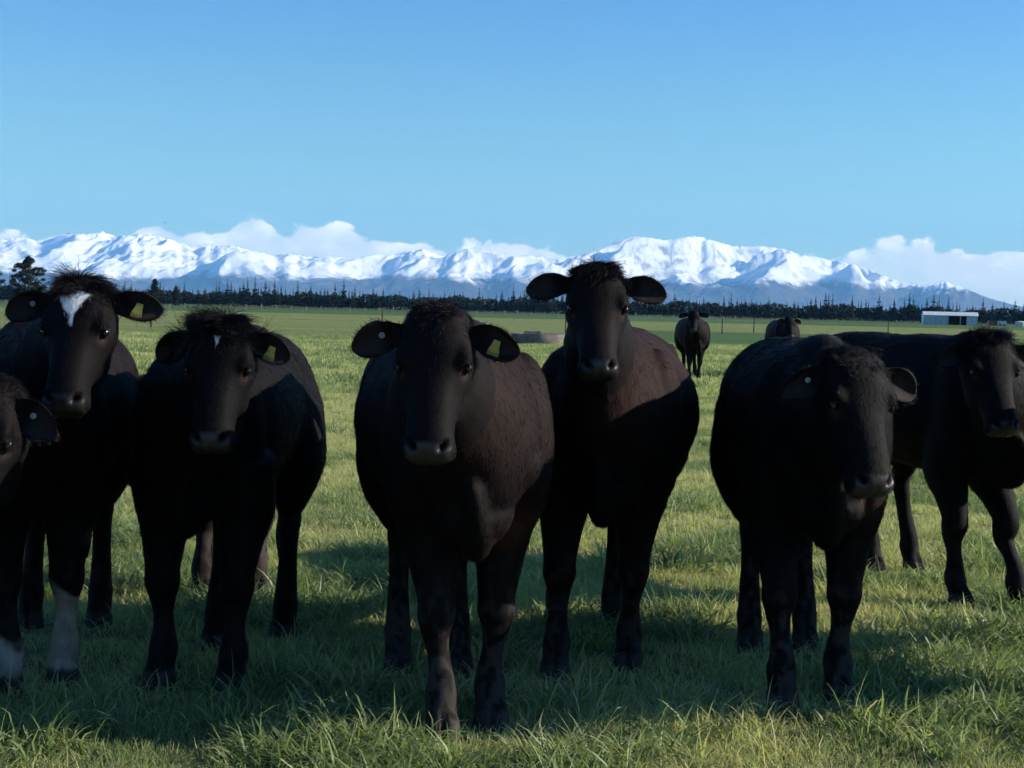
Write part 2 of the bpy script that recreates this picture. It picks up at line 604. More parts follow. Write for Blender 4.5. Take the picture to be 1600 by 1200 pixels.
# ================================================================== FARM SHED, TANKS, TROUGH, FENCES
def shed():
    root = empty('farm_shed', (136.5, 512.0, 0), R(-9))
    tag(root, 'long white farm shed with two open bays against the dark shelterbelt', 'shed')
    wm = simple_mat('shed_cladding_shaded', (0.42, 0.46, 0.50), 0.5, var=.12, scale=1.0)  # shade of the white front put into the colour, greyer than the gables
    rm = simple_mat('shed_roof', (0.62, 0.64, 0.66), 0.4, var=.1, scale=1.0)
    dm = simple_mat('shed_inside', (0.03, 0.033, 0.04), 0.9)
    pm = simple_mat('shed_post', (0.55, 0.52, 0.42), 0.8)
    L, D, H1, H2 = 17.4, 7.0, 3.1, 4.3
    for k, (a, b) in enumerate(((0.0, 1.95), (2.0, 3.95), (4.05, 5.95), (6.0, 7.7))):
        dz = 0.35 if k < 2 else 0.0
        link('wall_panel', box_mesh('wall_panel', [(a, b, -.05 * (k % 2), .08, dz * 0, H1)]), root, wm)
    link('wall_panel', box_mesh('wall_panel', [(14.0, L, 0, .08, 0, H1)]), root, wm)
    link('wall', box_mesh('wall', [(0, L, D - .1, D, 0, H1)]), root, wm)
    # gable ends with sloping tops
    for x in (0.0, L - .09):
        V = [(x, .09, 0), (x, D - .11, 0), (x, D - .11, H1), (x, D * .28, H2 - .07), (x, .09, H1 - .02)]
        V += [(p[0] + .09, p[1], p[2]) for p in V]
        F = [(4, 3, 2, 1, 0), (5, 6, 7, 8, 9)] + [(i, (i + 1) % 5, (i + 1) % 5 + 5, i + 5) for i in range(5)]
        link('gable_end', mesh_np('gable_end', V, F), root, simple_mat('gable_sunlit', (0.78, 0.78, 0.74), .5))  # brighter white carries the sunlit end wall in its colour
    for k in range(5):
        a, b = k * L / 5 - (.25 if k == 0 else -.03), (k + 1) * L / 5 + (.25 if k == 4 else 0)
        V = [(a, -.3, H1 + .02), (b, -.3, H1 + .02), (b, D * .28, H2), (a, D * .28, H2), (b, D + .2, H1 + .05), (a, D + .2, H1 + .05)]
        V += [(p[0], p[1], p[2] + .07) for p in V]
        F = [(0, 1, 2, 3)[::-1], (3, 2, 4, 5)[::-1], (6, 7, 8, 9), (9, 8, 10, 11), (0, 1, 7, 6), (5, 4, 10, 11)[::-1], (1, 2, 8, 7), (2, 4, 10, 8), (0, 3, 9, 6)[::-1], (3, 5, 11, 9)[::-1]]
        link('roof_panel', mesh_np('roof_panel', V, F), root, rm)
    for x in np.arange(.3, 7.6, .55):
        link('cladding_rib', box_mesh('cladding_rib', [(x, x + .08, -.10, -.055, .05, H1 - .1)]), root, wm)
    link('gutter', box_mesh('gutter', [(-.2, L + .2, -.42, -.32, H1 - .08, H1 + .06)]), root, pm)
    for x in (7.85, 11.75, 13.85):
        link('post', box_mesh('post', [(x, x + .22, -.02, .2, 0, H1)]), root, pm)
    link('dark_back_sheet', box_mesh('dark_back_sheet', [(.2, L - .2, D - .25, D - .15, 0.05, H1 - .1)]), root, dm)  # near-black sheet just in front of the pale back wall
    # beside it
    bx = empty('shipping_crate', (157.0, 508.0, 0), R(-8))
    tag(bx, 'low rust brown container beside the white shed', 'container')
    link('body', box_mesh('body', [(0, 2.7, 0, 2, .15, 1.75)], .05), bx, simple_mat('rust', (0.16, 0.07, 0.06), .7, var=.3))
    link('door', box_mesh('door', [(.2, 1.3, -.06, -.01, .25, 1.6)], .02), bx, simple_mat('rust_door', (0.13, 0.055, 0.05), .7, var=.3))
    tr = empty('stock_trailer', (160.2, 508.0, 0), R(-8))
    tag(tr, 'pale box trailer next to the rust brown container', 'trailer')
    link('body', box_mesh('body', [(0, 2.6, 0, 2, .45, 1.75)], .08), tr, simple_mat('trailer', (0.55, 0.57, 0.58), .5, var=.1))
    for x in (.6, 1.9):
        me = bpy.data.meshes.new('wheel')
        bm = bmesh.new()
        bmesh.ops.create_cone(bm, cap_ends=True, segments=16, radius1=.35, radius2=.35, depth=.22, matrix=Matrix.Translation((x, -.05, .35)) @ Matrix.Rotation(R(90), 4, 'X'))
        bm.to_mesh(me)
        bm.free()
        link('wheel', me, tr, simple_mat('tyre', (.02, .02, .02), .8))
    lt = empty('feed_bin', (163.8, 507.0, 0), R(-8))
    tag(lt, 'low white trough lying between the trailer and the round tank', 'trough')
    link('body', box_mesh('body', [(0, 2.2, 0, .8, .05, .5)], .08), lt, simple_mat('white_plastic', (.75, .76, .74), .5))
    link('rim', box_mesh('rim', [(-.06, 2.26, -.06, .86, .505, .58)], .03), lt, simple_mat('white_rim', (.68, .69, .68), .5))
    # round tank
    tk = empty('water_tank', (167.2, 507.0, 0))
    tag(tk, 'round pale concrete water tank at the picture edge', 'tank')
    tm = simple_mat('tank', (0.5, 0.5, 0.46), .8, var=.2, scale=.8)
    for nm, prof in (('body', [(0, 0), (1.75, 0), (1.75, 1.35), (0, 1.35)]), ('lid', [(0, 1.37), (1.82, 1.37), (1.78, 1.47), (1.0, 1.75), (0, 1.85)])):
        seg = 32
        V, F = [], []
        for r, z in prof:
            V += [(r * math.cos(6.2832 * j / seg), r * math.sin(6.2832 * j / seg), z) for j in range(seg)]
        for k in range(len(prof) - 1):
            F += [(k * seg + j, k * seg + (j + 1) % seg, (k + 1) * seg + (j + 1) % seg, (k + 1) * seg + j) for j in range(seg)]
        link(nm, mesh_np(nm, V, F), tk, tm)


shed()


def trough():
    root = empty('water_trough', (1.05, 58.0, 0))
    root.scale = (.88, .88, .8)
    tag(root, 'round weathered concrete water trough out in the paddock', 'trough')
    cm = simple_mat('old_concrete', (0.16, 0.132, 0.108), .9, var=.35, scale=2.5)
    seg = 40
    prof = [(1.28, 0), (1.30, .05), (1.27, .50), (1.24, .53), (1.15, .53), (1.12, .5), (1.12, .12), (0, .10)]
    V, F = [], []
    for r, z in prof:
        V += [(r * math.cos(6.2832 * j / seg), r * math.sin(6.2832 * j / seg), z) for j in range(seg)]
    for k in range(len(prof) - 1):
        F += [(k * seg + j, k * seg + (j + 1) % seg, (k + 1) * seg + (j + 1) % seg, (k + 1) * seg + j) for j in range(seg)]
    link('basin', mesh_np('basin', V, F, True), root, cm)
    link('float_cover', box_mesh('float_cover', [(-.75, .0, -1.22, -.75, .50, .66)], .03), root, simple_mat('cover', (0.28, 0.24, 0.20), .85, var=.3, scale=4))
    wm = simple_mat('trough_water', (0.02, 0.03, 0.03), .05)
    V = [(1.115 * math.cos(6.2832 * j / seg), 1.115 * math.sin(6.2832 * j / seg), .44) for j in range(seg)]
    link('water', mesh_np('water', V, [tuple(range(seg))]), root, wm)


trough()


def fences():
    pm_dark = simple_mat('fence_post_dark', (0.06, 0.05, 0.04), .9, var=.3)
    pm_pale = simple_mat('fence_post_pale', (0.22, 0.21, 0.18), .9, var=.3)
    wire = simple_mat('fence_wire', (0.20, 0.20, 0.20), .5, metal=.6)

    def post_mesh(h, r):
        V, F = [], []
        cone_tube(V, F, [(0, 0, -.05), (0, 0, h * .6), (.01, 0, h)], [r, r * .95, r * .9], 8)
        F.append(tuple(range(16, 24)))
        return mesh_np('post', V, F)

    # electric fence across the paddock
    root = empty('electric_fence', (0, 0, 0))
    tag(root, 'thin electric fence with sparse dark posts across the middle of the paddock', 'fence')
    pmesh = post_mesh(1.12, .045)
    pmesh.materials.append(pm_dark)
    P = [(-62, 67), (-46, 71), (-30, 75), (-18.5, 78.5), (-7.0, 82), (3.2, 94), (14.4, 106), (18.7, 119.5), (29.5, 121), (41, 123), (53, 125), (66, 127)]
    for x, y in P:
        o = link('post', pmesh, root)
        o.location = (x, y, 0)
    for z in (.55, .95):
        V, F = [], []
        for (x0, y0), (x1, y1) in zip(P, P[1:]):
            i = len(V)
            for (x, y) in ((x0, y0), (x1, y1)):
                V += [(x, y - .05, z - .004), (x, y - .05, z + .004), (x, y - .058, z)]
            F += [(i, i + 1, i + 4, i + 3), (i + 1, i + 2, i + 5, i + 4), (i + 2, i, i + 3, i + 5)]
        link('wire', mesh_np('wire', V, F), root, wire)
    # post and wire boundary fence in front of the belt
    root = empty('boundary_fence', (0, 0, 0))
    tag(root, 'post and wire boundary fence with pale posts in front of the shelterbelt', 'fence')
    pmesh = post_mesh(1.25, .10)
    pmesh.materials.append(pm_pale)
    A, B = Vector((-160, 352, 0)), Vector((62, 430, 0))
    n = 62
    rnd = random.Random(3)
    for k in range(n + 1):
        p = A.lerp(B, k / n)
        o = link('post', pmesh, root)
        o.location = p
        o.scale = (1, 1, rnd.uniform(.85, 1.1) * (1.35 if k % 9 == 0 else 1))
    for z in (.3, .55, .8, 1.05):
        d = Vector((-.0, -.12, 0))
        V = []
        for p in (A, B):
            V += [p + d + Vector((0, 0, z - .012)), p + d + Vector((0, 0, z + .012)), p + d + Vector((0, -.02, z))]
        link('wire', mesh_np('wire', V, [(0, 1, 4, 3), (1, 2, 5, 4), (2, 0, 3, 5)]), root, wire)


fences()


def birds():
    bm_ = simple_mat('bird', (.03, .03, .035), .8)
    V = [(-.22, 0, 0), (.18, 0, .02), (0, .05, .05), (0, -.05, .05), (.02, 0, -.06), (-.05, .75, .22), (.14, .40, .17), (-.05, -.75, .22), (.14, -.40, .17), (-.34, .06, 0), (-.34, -.06, 0)]
    F = [(0, 3, 2), (1, 2, 3), (0, 2, 4), (2, 1, 4), (1, 3, 4), (3, 0, 4), (2, 0, 5), (1, 2, 6), (2, 5, 6), (0, 3, 7), (3, 1, 8), (7, 3, 8), (0, 9, 10)]
    me = mesh_np('bird', V, F)
    me.materials.append(bm_)
    for p, r, lb in (((-63.6, 280, 15.75), 1.2, 'small dark bird gliding above the cloud over the left range'), ((-81.3, 280, 13.4), -.5, 'small dark bird low over the snowy peaks near the picture edge')):
        o = bpy.data.objects.new('bird', me)
        col.objects.link(o)
        o.location = p
        o.rotation_euler = (.2, .1, r)
        o.scale = (.75,) * 3
        tag(o, lb, 'bird')


birds()
# ================================================================== CATTLE
def catmull(P, sub):
    P = np.asarray(P, float)
    n = len(P)
    out = []
    for i in range(n - 1):
        p0, p1, p2, p3 = P[max(i - 1, 0)], P[i], P[i + 1], P[min(i + 2, n - 1)]
        for k in range(sub):
            t = k / sub
            out.append(.5 * ((2 * p1) + (-p0 + p2) * t + (2 * p0 - 5 * p1 + 4 * p2 - p3) * t * t + (-p0 + 3 * p1 - 3 * p2 + p3) * t ** 3))
    out.append(P[-1])
    return np.array(out)


class Soup:
    def __init__(self):
        self.v = []
        self.f = []

    def rings(self, rings):
        """closed loft through rings of equal point count"""
        base = len(self.v)
        n = len(rings[0])
        for r in rings:
            self.v += [tuple(p) for p in r]
        for k in range(len(rings) - 1):
            for j in range(n):
                a = base + k * n + j
                b = base + k * n + (j + 1) % n
                self.f.append((a, b, b + n, a + n))
        for ring, off in ((rings[0], 0), (rings[-1], (len(rings) - 1) * n)):
            c = len(self.v)
            self.v.append(tuple(np.mean(ring, axis=0)))
            for j in range(n):
                a, b = base + off + j, base + off + (j + 1) % n
                self.f.append((b, a, c) if off == 0 else (a, b, c))

    def tube(self, pts, sub=5, seg=14, lat=(0, 1, 0)):
        """pts rows: x y z ra(fore-aft) rb(lateral)"""
        Q = catmull(pts, sub)
        C = Q[:, :3]
        T = np.gradient(C, axis=0)
        T /= np.linalg.norm(T, axis=1)[:, None]
        rings = []
        for c, t, ra, rb in zip(C, T, Q[:, 3], Q[:, 4]):
            l = np.array(lat, float)
            l = l - t * (l @ t)
            l /= np.linalg.norm(l)
            a = np.cross(l, t)
            th = np.linspace(0, 2 * np.pi, seg, endpoint=False)
            rings.append(c + np.outer(np.cos(th) * ra, a) + np.outer(np.sin(th) * rb, l))
        self.rings(rings)

    def ball(self, c, r, rot=None):
        rings = []
        th = np.linspace(0, 2 * np.pi, 16, endpoint=False)
        for p in np.linspace(-np.pi / 2 * .96, np.pi / 2 * .96, 9):
            ring = np.stack([np.cos(p) * np.cos(th) * r[0], np.cos(p) * np.sin(th) * r[1], np.full(16, np.sin(p) * r[2])], 1)
            if rot is not None:
                ring = ring @ rot.T
            rings.append(ring + np.array(c))
        self.rings(rings)


TORSO = np.array([  # x, z centre, half height, half width
    (-.79, .98, .07, .07), (-.76, .97, .14, .14), (-.68, .955, .205, .205), (-.56, .94, .235, .245), (-.40, .905, .270, .262), (-.20, .875, .298, .288),
    (0.0, .865, .312, .302), (.16, .865, .308, .282), (.30, .865, .310, .240), (.42, .865, .295, .205), (.53, .86, .245, .165), (.60, .85, .17, .115), (.635, .84, .09, .06)])
HEADT = np.array([  # s along the face, half width, top, bottom
    (-.12, .050, -.060, -.13), (-.07, .078, -.020, -.17), (0.0, .096, 0.004, -.195), (.10, .108, .012, -.212), (.22, .116, .013, -.226), (.33, .117, .006, -.226),
    (.44, .103, .000, -.214), (.56, .083, .001, -.186), (.70, .071, .002, -.158), (.82, .069, .000, -.142), (.90, .077, -.003, -.138), (.965, .074, -.014, -.128), (1.0, .058, -.032, -.114), (1.014, .032, -.05, -.095)])
HL = .425


def head_frame(yaw, pitch, roll):
    cy_, sy_, cp, sp = math.cos(yaw), math.sin(yaw), math.cos(pitch), math.sin(pitch)
    u = np.array([cp * cy_, cp * sy_, -sp])
    n = np.array([sp * cy_, sp * sy_, cp])
    l = np.array([-sy_, cy_, 0.0])
    cr, sr = math.cos(roll), math.sin(roll)
    return u, l * cr + n * sr, n * cr - l * sr


def ear_frame(P, u, l, n, side, lift, back, hs):
    b = P + u * .045 * hs + l * side * .086 * hs - n * .060 * hs
    e = l * side + (-u) * lift - n * back
    e /= np.linalg.norm(e)
    f = n * .80 + u * .45 + l * side * .15
    f = f - e * (e @ f)
    f /= np.linalg.norm(f)
    h = np.cross(e, f)
    return b, e, f, h


EAR_W = np.array([(0, .025, .020), (.14, .027, .018), (.30, .041, .013), (.48, .054, .010), (.66, .056, .009), (.82, .046, .008), (.93, .030, .007), (1.0, .008, .006)])


def build_body(sp):
    S = Soup()
    k = sp.get('size', 1.0)
    fat = sp.get('fat', 1.0)
    T = catmull(TORSO, 3)
    th = np.linspace(0, 2 * np.pi, 30, endpoint=False)
    ct, st = np.cos(th), np.sin(th)
    rings = []
    for x, zc, hh, hw in T:
        wdt = hw * fat * (1 - .15 * np.clip(st, 0, 1) ** 2.2 - .20 * np.clip(-st, 0, 1) ** 1.5)
        y = wdt * np.sign(ct) * np.abs(ct) ** .88
        z = zc + hh * st
        rings.append(np.stack([np.full(30, x), y, z], 1) * k)
    S.rings(rings)
    for s in (-1, 1):
        S.ball(np.array((.33, s * .160 * fat, .84)) * k, np.array((.135, .095, .27)) * k)
        S.ball(np.array((.47, s * .115 * fat, .80)) * k, np.array((.10, .075, .09)) * k)       # shoulder
        S.ball(np.array((-.53, s * .135 * fat, .80)) * k, np.array((.205, .125, .27)) * k)     # thigh
        S.ball(np.array((-.42, s * .165 * fat, 1.055)) * k, np.array((.09, .05, .06)) * k)           # hook bone
    S.ball(np.array((.44, 0, .655)) * k, np.array((.17, .125, .10)) * k)                        # brisket
    S.ball(np.array((.30, 0, 1.09)) * k, np.array((.22, .10, .11)) * k)                        # withers
    feet = sp['feet_l']
    for i, s in enumerate((1, -1)):          # front: left, right
        fx, fy = feet[i]
        top = np.array((.32 * k, s * .15 * k, .78 * k))
        elb = np.array((.29 * k, s * .06 + fy * .6, .60 * k))
        fet = np.array((fx - .012, fy, .125))
        kn = elb + (fet - elb) * .53 + np.array((.022, 0, 0))
        kn[2] = .345 * k
        md = (kn + fet) / 2 + np.array((-.004, 0, 0))
        pts = [(*top, .13, .10), (*elb, .115, .098), (*((elb + kn) / 2 + np.array((0, 0, .02))), .080, .074), (*(kn + np.array((0, 0, .045))), .058, .058), (*kn, .058, .060),
               (*(kn - np.array((.008, 0, .05))), .046, .045), (*md, .033, .034), (*(fet + np.array((0, 0, .04))), .040, .041), (*fet, .048, .050), (fx + .012, fy, .075, .042, .046), (fx + .024, fy, .052, .054, .052),
               (fx + .034, fy, .02, .064, .056), (fx + .038, fy, -.012, .066, .058)]
        S.tube(pts, 4, 14)
    for i, s in enumerate((1, -1)):          # hind: left, right
        fx, fy = feet[2 + i]
        hip = np.array((-.47 * k, s * .12 * k, .88 * k))
        sti = np.array((-.37 * k, s * .165 * k, .64 * k))
        fet = np.array((fx - .01, fy, .13))
        hock = np.array((fx - .075, fy * .92 + s * .004, .455 * k))
        md = (hock + fet) / 2
        gas = sti * .42 + hock * .58 + np.array((.01, 0, .01))
        pts = [(*hip, .20, .12), (*(sti + np.array((-.03, 0, .06))), .150, .105), (*gas, .083, .062), (*(hock + np.array((.016, 0, .05))), .056, .044), (*hock, .056, .045), (*(hock - np.array((-.016, 0, .06))), .044, .039),
               (*md, .036, .037), (*(fet + np.array((0, 0, .035))), .043, .044), (*fet, .048, .049), (fx + .012, fy, .075, .042, .046), (fx + .022, fy, .052, .052, .050), (fx + .032, fy, .02, .062, .055), (fx + .036, fy, -.012, .064, .056)]
        S.tube(pts, 4, 14)
    # neck, dewlap
    P, (u, l, n), hs = sp['poll_l'], sp['hf'], sp['hs']
    end = P + u * .13 * hs - n * .115 * hs
    b0 = np.array((.22, 0, .90)) * k
    b1 = np.array((.46, 0, .915)) * k
    d = end - b1
    m1 = b1 + d * .42 + np.array((0, 0, -.010))
    m2 = b1 + d * .76 + np.array((0, 0, -.004))
    latv = np.array((-d[1], d[0], 0)) if abs(d[0]) + abs(d[1]) > .05 else np.array((0, 1, 0.))
    latv = latv / np.linalg.norm(latv)
    if latv[1] < 0:
        latv = -latv
    latv = latv * .7 + np.array((0, .3, 0))
    S.tube([(*b0, .27 * k, .20 * k), (*b1, .245 * k, .172 * k), (*m1, .195 * k, .130 * k), (*m2, .155 * k, .108 * k), (*end, .125 * hs, .092 * hs), (*(end + (end - m2) * .25), .09 * hs, .075 * hs)], 4, 20, latv)
    S.tube([(*(m2 + np.array((0, 0, -.09 * k))), .06, .035), (*(m1 + np.array((.01, 0, -.155 * k))), .075, .036), (.59 * k, m1[1] * .3, .70 * k, .075, .038), (.53 * k, 0, .585 * k, .06, .045), (.42 * k, 0, .55 * k, .03, .03)], 4, 14)
    # head
    T = catmull(HEADT, 3)
    th = np.linspace(0, 2 * np.pi, 24, endpoint=False)
    ct, st = np.cos(th), np.sin(th)
    rings = []
    for s, hw, tp, bt in T:
        c = (tp + bt) / 2
        hh = (tp - bt) / 2
        pw = .80 if s < .8 else .9
        jaw = 1 - .30 * np.clip(-st, 0, 1) ** 1.5 * (1 if s < .75 else .6)
        y = hw * np.sign(ct) * np.abs(ct) ** pw * jaw
        z = c + hh * np.sign(st) * np.abs(st) ** .88
        rings.append(P + hs * (np.outer(np.full(24, s * HL), u) + np.outer(y, l) + np.outer(z, n)))
    S.rings(rings)
    for s in (-1, 1):                         # brow ridges, cheeks
        S.ball(P + hs * (u * .115 + l * s * .078 - n * .028), np.array((.055, .030, .022)) * hs, np.stack([u, l, n], 1))
        S.ball(P + hs * (u * .20 + l * s * .055 - n * .135), np.array((.095, .040, .075)) * hs, np.stack([u, l, n], 1))
    # tail
    S.tube([(-.74 * k, 0, 1.10 * k, .04, .045), (-.80 * k, 0, 1.06 * k, .035, .035), (-.845 * k, 0, .93 * k, .024, .026), (-.84 * k, .01, .65 * k, .017, .018), (-.82 * k, .015, .45 * k, .022, .024), (-.81 * k, .015, .33 * k, .03, .03), (-.81 * k, .015, .22 * k, .012, .012)], 4, 10)
    me = bpy.data.meshes.new('soup')
    me.from_pydata(S.v, [], S.f)
    me.update()
    o = bpy.data.objects.new('soup', me)
    col.objects.link(o)
    rm = o.modifiers.new('r', 'REMESH')
    rm.mode = 'VOXEL'
    rm.voxel_size = sp.get('voxel', .0115)
    sm = o.modifiers.new('s', 'SMOOTH')
    sm.factor = .5
    sm.iterations = sp.get('smooth', 5)
    dg = bpy.context.evaluated_depsgraph_get()
    out = bpy.data.meshes.new_from_object(o.evaluated_get(dg))
    bpy.data.objects.remove(o)
    bpy.data.meshes.remove(me)
    bm = bmesh.new()
    bm.from_mesh(out)
    if sp.get('voxel', .01) < .015:
        ed = set()
        for v in bm.verts:
            q = (np.array(v.co) - P) / hs
            qa, qb, qc = q @ u, abs(q @ l), q @ n
            if (.33 < qa < .47 and qb < .1 and -.16 < qc < .04) or (.10 < qa < .21 and .06 < qb < .14 and -.09 < qc < .03) or (sp.get('star') and .03 < qa < .16 and qb < .07 and qc > -.04):
                ed.update(v.link_edges)
        bmesh.ops.subdivide_edges(bm, edges=list(ed), cuts=2, use_grid_fill=True, smooth=.6)
    bm.to_mesh(out)
    bm.free()
    # ears: thin shells rooted in the head
    S = Soup()
    sp['ears'] = []
    for s, (lift, back, el_) in zip((1, -1), sp.get('ear', ((.05, .15, 1.0), (.05, .15, 1.0)))):
        b, e, f, h = ear_frame(P, u, l, n, s, lift, back, hs)
        L = .180 * hs * el_
        sp['ears'].append((b, e, f, h, L))
        W = catmull(EAR_W, 4)
        th = np.linspace(0, 2 * np.pi, 28, endpoint=False)
        rings = []
        for t, wd, tk in W:
            wd, tk = wd * hs * .86, max(tk * .6, .004) * hs
            cup = wd * .55 * ss(t, .08, .5)
            a = np.cos(th) * wd
            bb = np.sin(th) * tk + cup * (np.cos(th) ** 2) - cup * .4
            droop = -(.030 * t * t - .004 * t) * hs
            rings.append(b + e * (t * L - .022 * hs) + np.outer(a, h) + np.outer(bb, f) + np.array((0, 0, droop)))
        S.rings(rings)
    for s in (1, -1):
        ec = P + hs * (u * .152 + l * s * .1000 - n * .042)
        ax = -u * .82 + n * .57
        ax = ax / np.linalg.norm(ax)
        bx = np.cross(l, ax)
        th = np.linspace(0, 2 * np.pi, 20, endpoint=False)
        for lo, hi in ((4, 62), (122, 176)):
            rings = []
            for ph in np.radians(np.linspace(lo, hi, 7)):
                r_ = .0212 * hs
                rings.append(ec + np.outer(np.cos(th) * math.sin(ph) * r_ * 1.12, bx) + np.outer(np.sin(th) * math.sin(ph) * r_ * .70, l) + ax * math.cos(ph) * r_ * .95)
            S.rings(rings)
    bm = bmesh.new()
    bm.from_mesh(out)
    vs_ = [bm.verts.new(p) for p in S.v]
    new = [bm.faces.new([vs_[q] for q in f]) for f in S.f]
    bmesh.ops.recalc_face_normals(bm, faces=new)
    bm.to_mesh(out)
    bm.free()
    return out


def vnormals(me):
    a = np.empty(len(me.vertices) * 3, np.float32)
    me.vertex_normals.foreach_get('vector', a)
    return a.reshape(-1, 3).astype(float)


def coat_material():
    m = bpy.data.materials.new('cow_skin')
    m.use_nodes = True
    t = NT(m.node_tree)
    a = t.n('ShaderNodeAttribute', attribute_name='coat')
    bare = t.n('ShaderNodeAttribute', attribute_name='bare').outputs['Fac']
    tc = t.n('ShaderNodeTexCoord')
    st_ = t.n('ShaderNodeMapping', ins={0: tc.outputs['Object'], 'Scale': (1.0, 1.0, .28)}).outputs[0]
    nz = t.noise(st_, 110.0, 5.0, .65)
    c = t.mix(t.sstep(nz, .3, .75), t.mix(1.0, a.outputs['Color'], rgba(.78, .78, .80), 'MULTIPLY'), t.mix(1.0, a.outputs['Color'], rgba(1.05, 1.03, 1.03), 'MULTIPLY'))
    bmp = t.n('ShaderNodeBump', ins={'Height': nz, 'Distance': .004, 'Strength': .3})
    rough = t.math('SUBTRACT', .72, t.math('MULTIPLY', bare, .34))
    b = t.n('ShaderNodeBsdfPrincipled', ins={'Base Color': c, 'Roughness': rough, 'Specular IOR Level': t.math('ADD', .09, t.math('MULTIPLY', bare, .40)), 'Normal': bmp.outputs[0]})
    t.n('ShaderNodeOutputMaterial', ins={0: b.outputs[0]})
    return m


def hair_material():
    m = bpy.data.materials.new('cow_hair')
    m.use_nodes = True
    t = NT(m.node_tree)
    a = t.n('ShaderNodeAttribute', attribute_name='tint')
    b = t.n('ShaderNodeBsdfPrincipled', ins={'Base Color': a.outputs['Color'], 'Roughness': .5, 'Specular IOR Level': .14})
    t.n('ShaderNodeOutputMaterial', ins={0: b.outputs[0]})
    return m


M_skin = coat_material()
M_hair = hair_material()
M_eye = simple_mat('cow_eye', (0.006, 0.005, 0.005), .16)
M_tag = simple_mat('yellow_tag', (0.42, 0.35, 0.06), .5, var=.15, scale=40)
M_print = simple_mat('tag_print', (0.03, 0.03, 0.02), .7)
M_button = simple_mat('white_button', (0.30, 0.30, 0.29), .45)


def hair_object(name, root, normal, direc, length, lift, tint, rad, rs, parent, npt=4, curl=.0):
    n = len(root)
    hc = bpy.data.hair_curves.new(name)
    hc.add_curves([npt] * n)
    t = np.linspace(0, 1, npt)[None, :, None]
    L = length[:, None, None]
    side = np.cross(normal, direc)
    wob = rs.normal(size=(n, 1, 1)) * curl
    pos = root[:, None, :] - normal[:, None, :] * .002 + direc[:, None, :] * L * t + normal[:, None, :] * L * (lift[:, None, None] * (t * (1.55 - .75 * t))) + side[:, None, :] * L * wob * t * t
    hc.attributes['position'].data.foreach_set('vector', pos.astype(np.float32).ravel())
    at = hc.attributes.get('radius') or hc.attributes.new('radius', 'FLOAT', 'POINT')
    r = np.broadcast_to(np.linspace(1, .25, npt)[None, :] * rad, (n, npt))
    at.data.foreach_set('value', np.ascontiguousarray(r, np.float32).ravel())
    tn = hc.attributes.new('tint', 'FLOAT_COLOR', 'CURVE')
    tn.data.foreach_set('color', np.concatenate([tint, np.ones((n, 1))], 1).astype(np.float32).ravel())
    hc.materials.append(M_hair)
    return link(name, hc, parent)


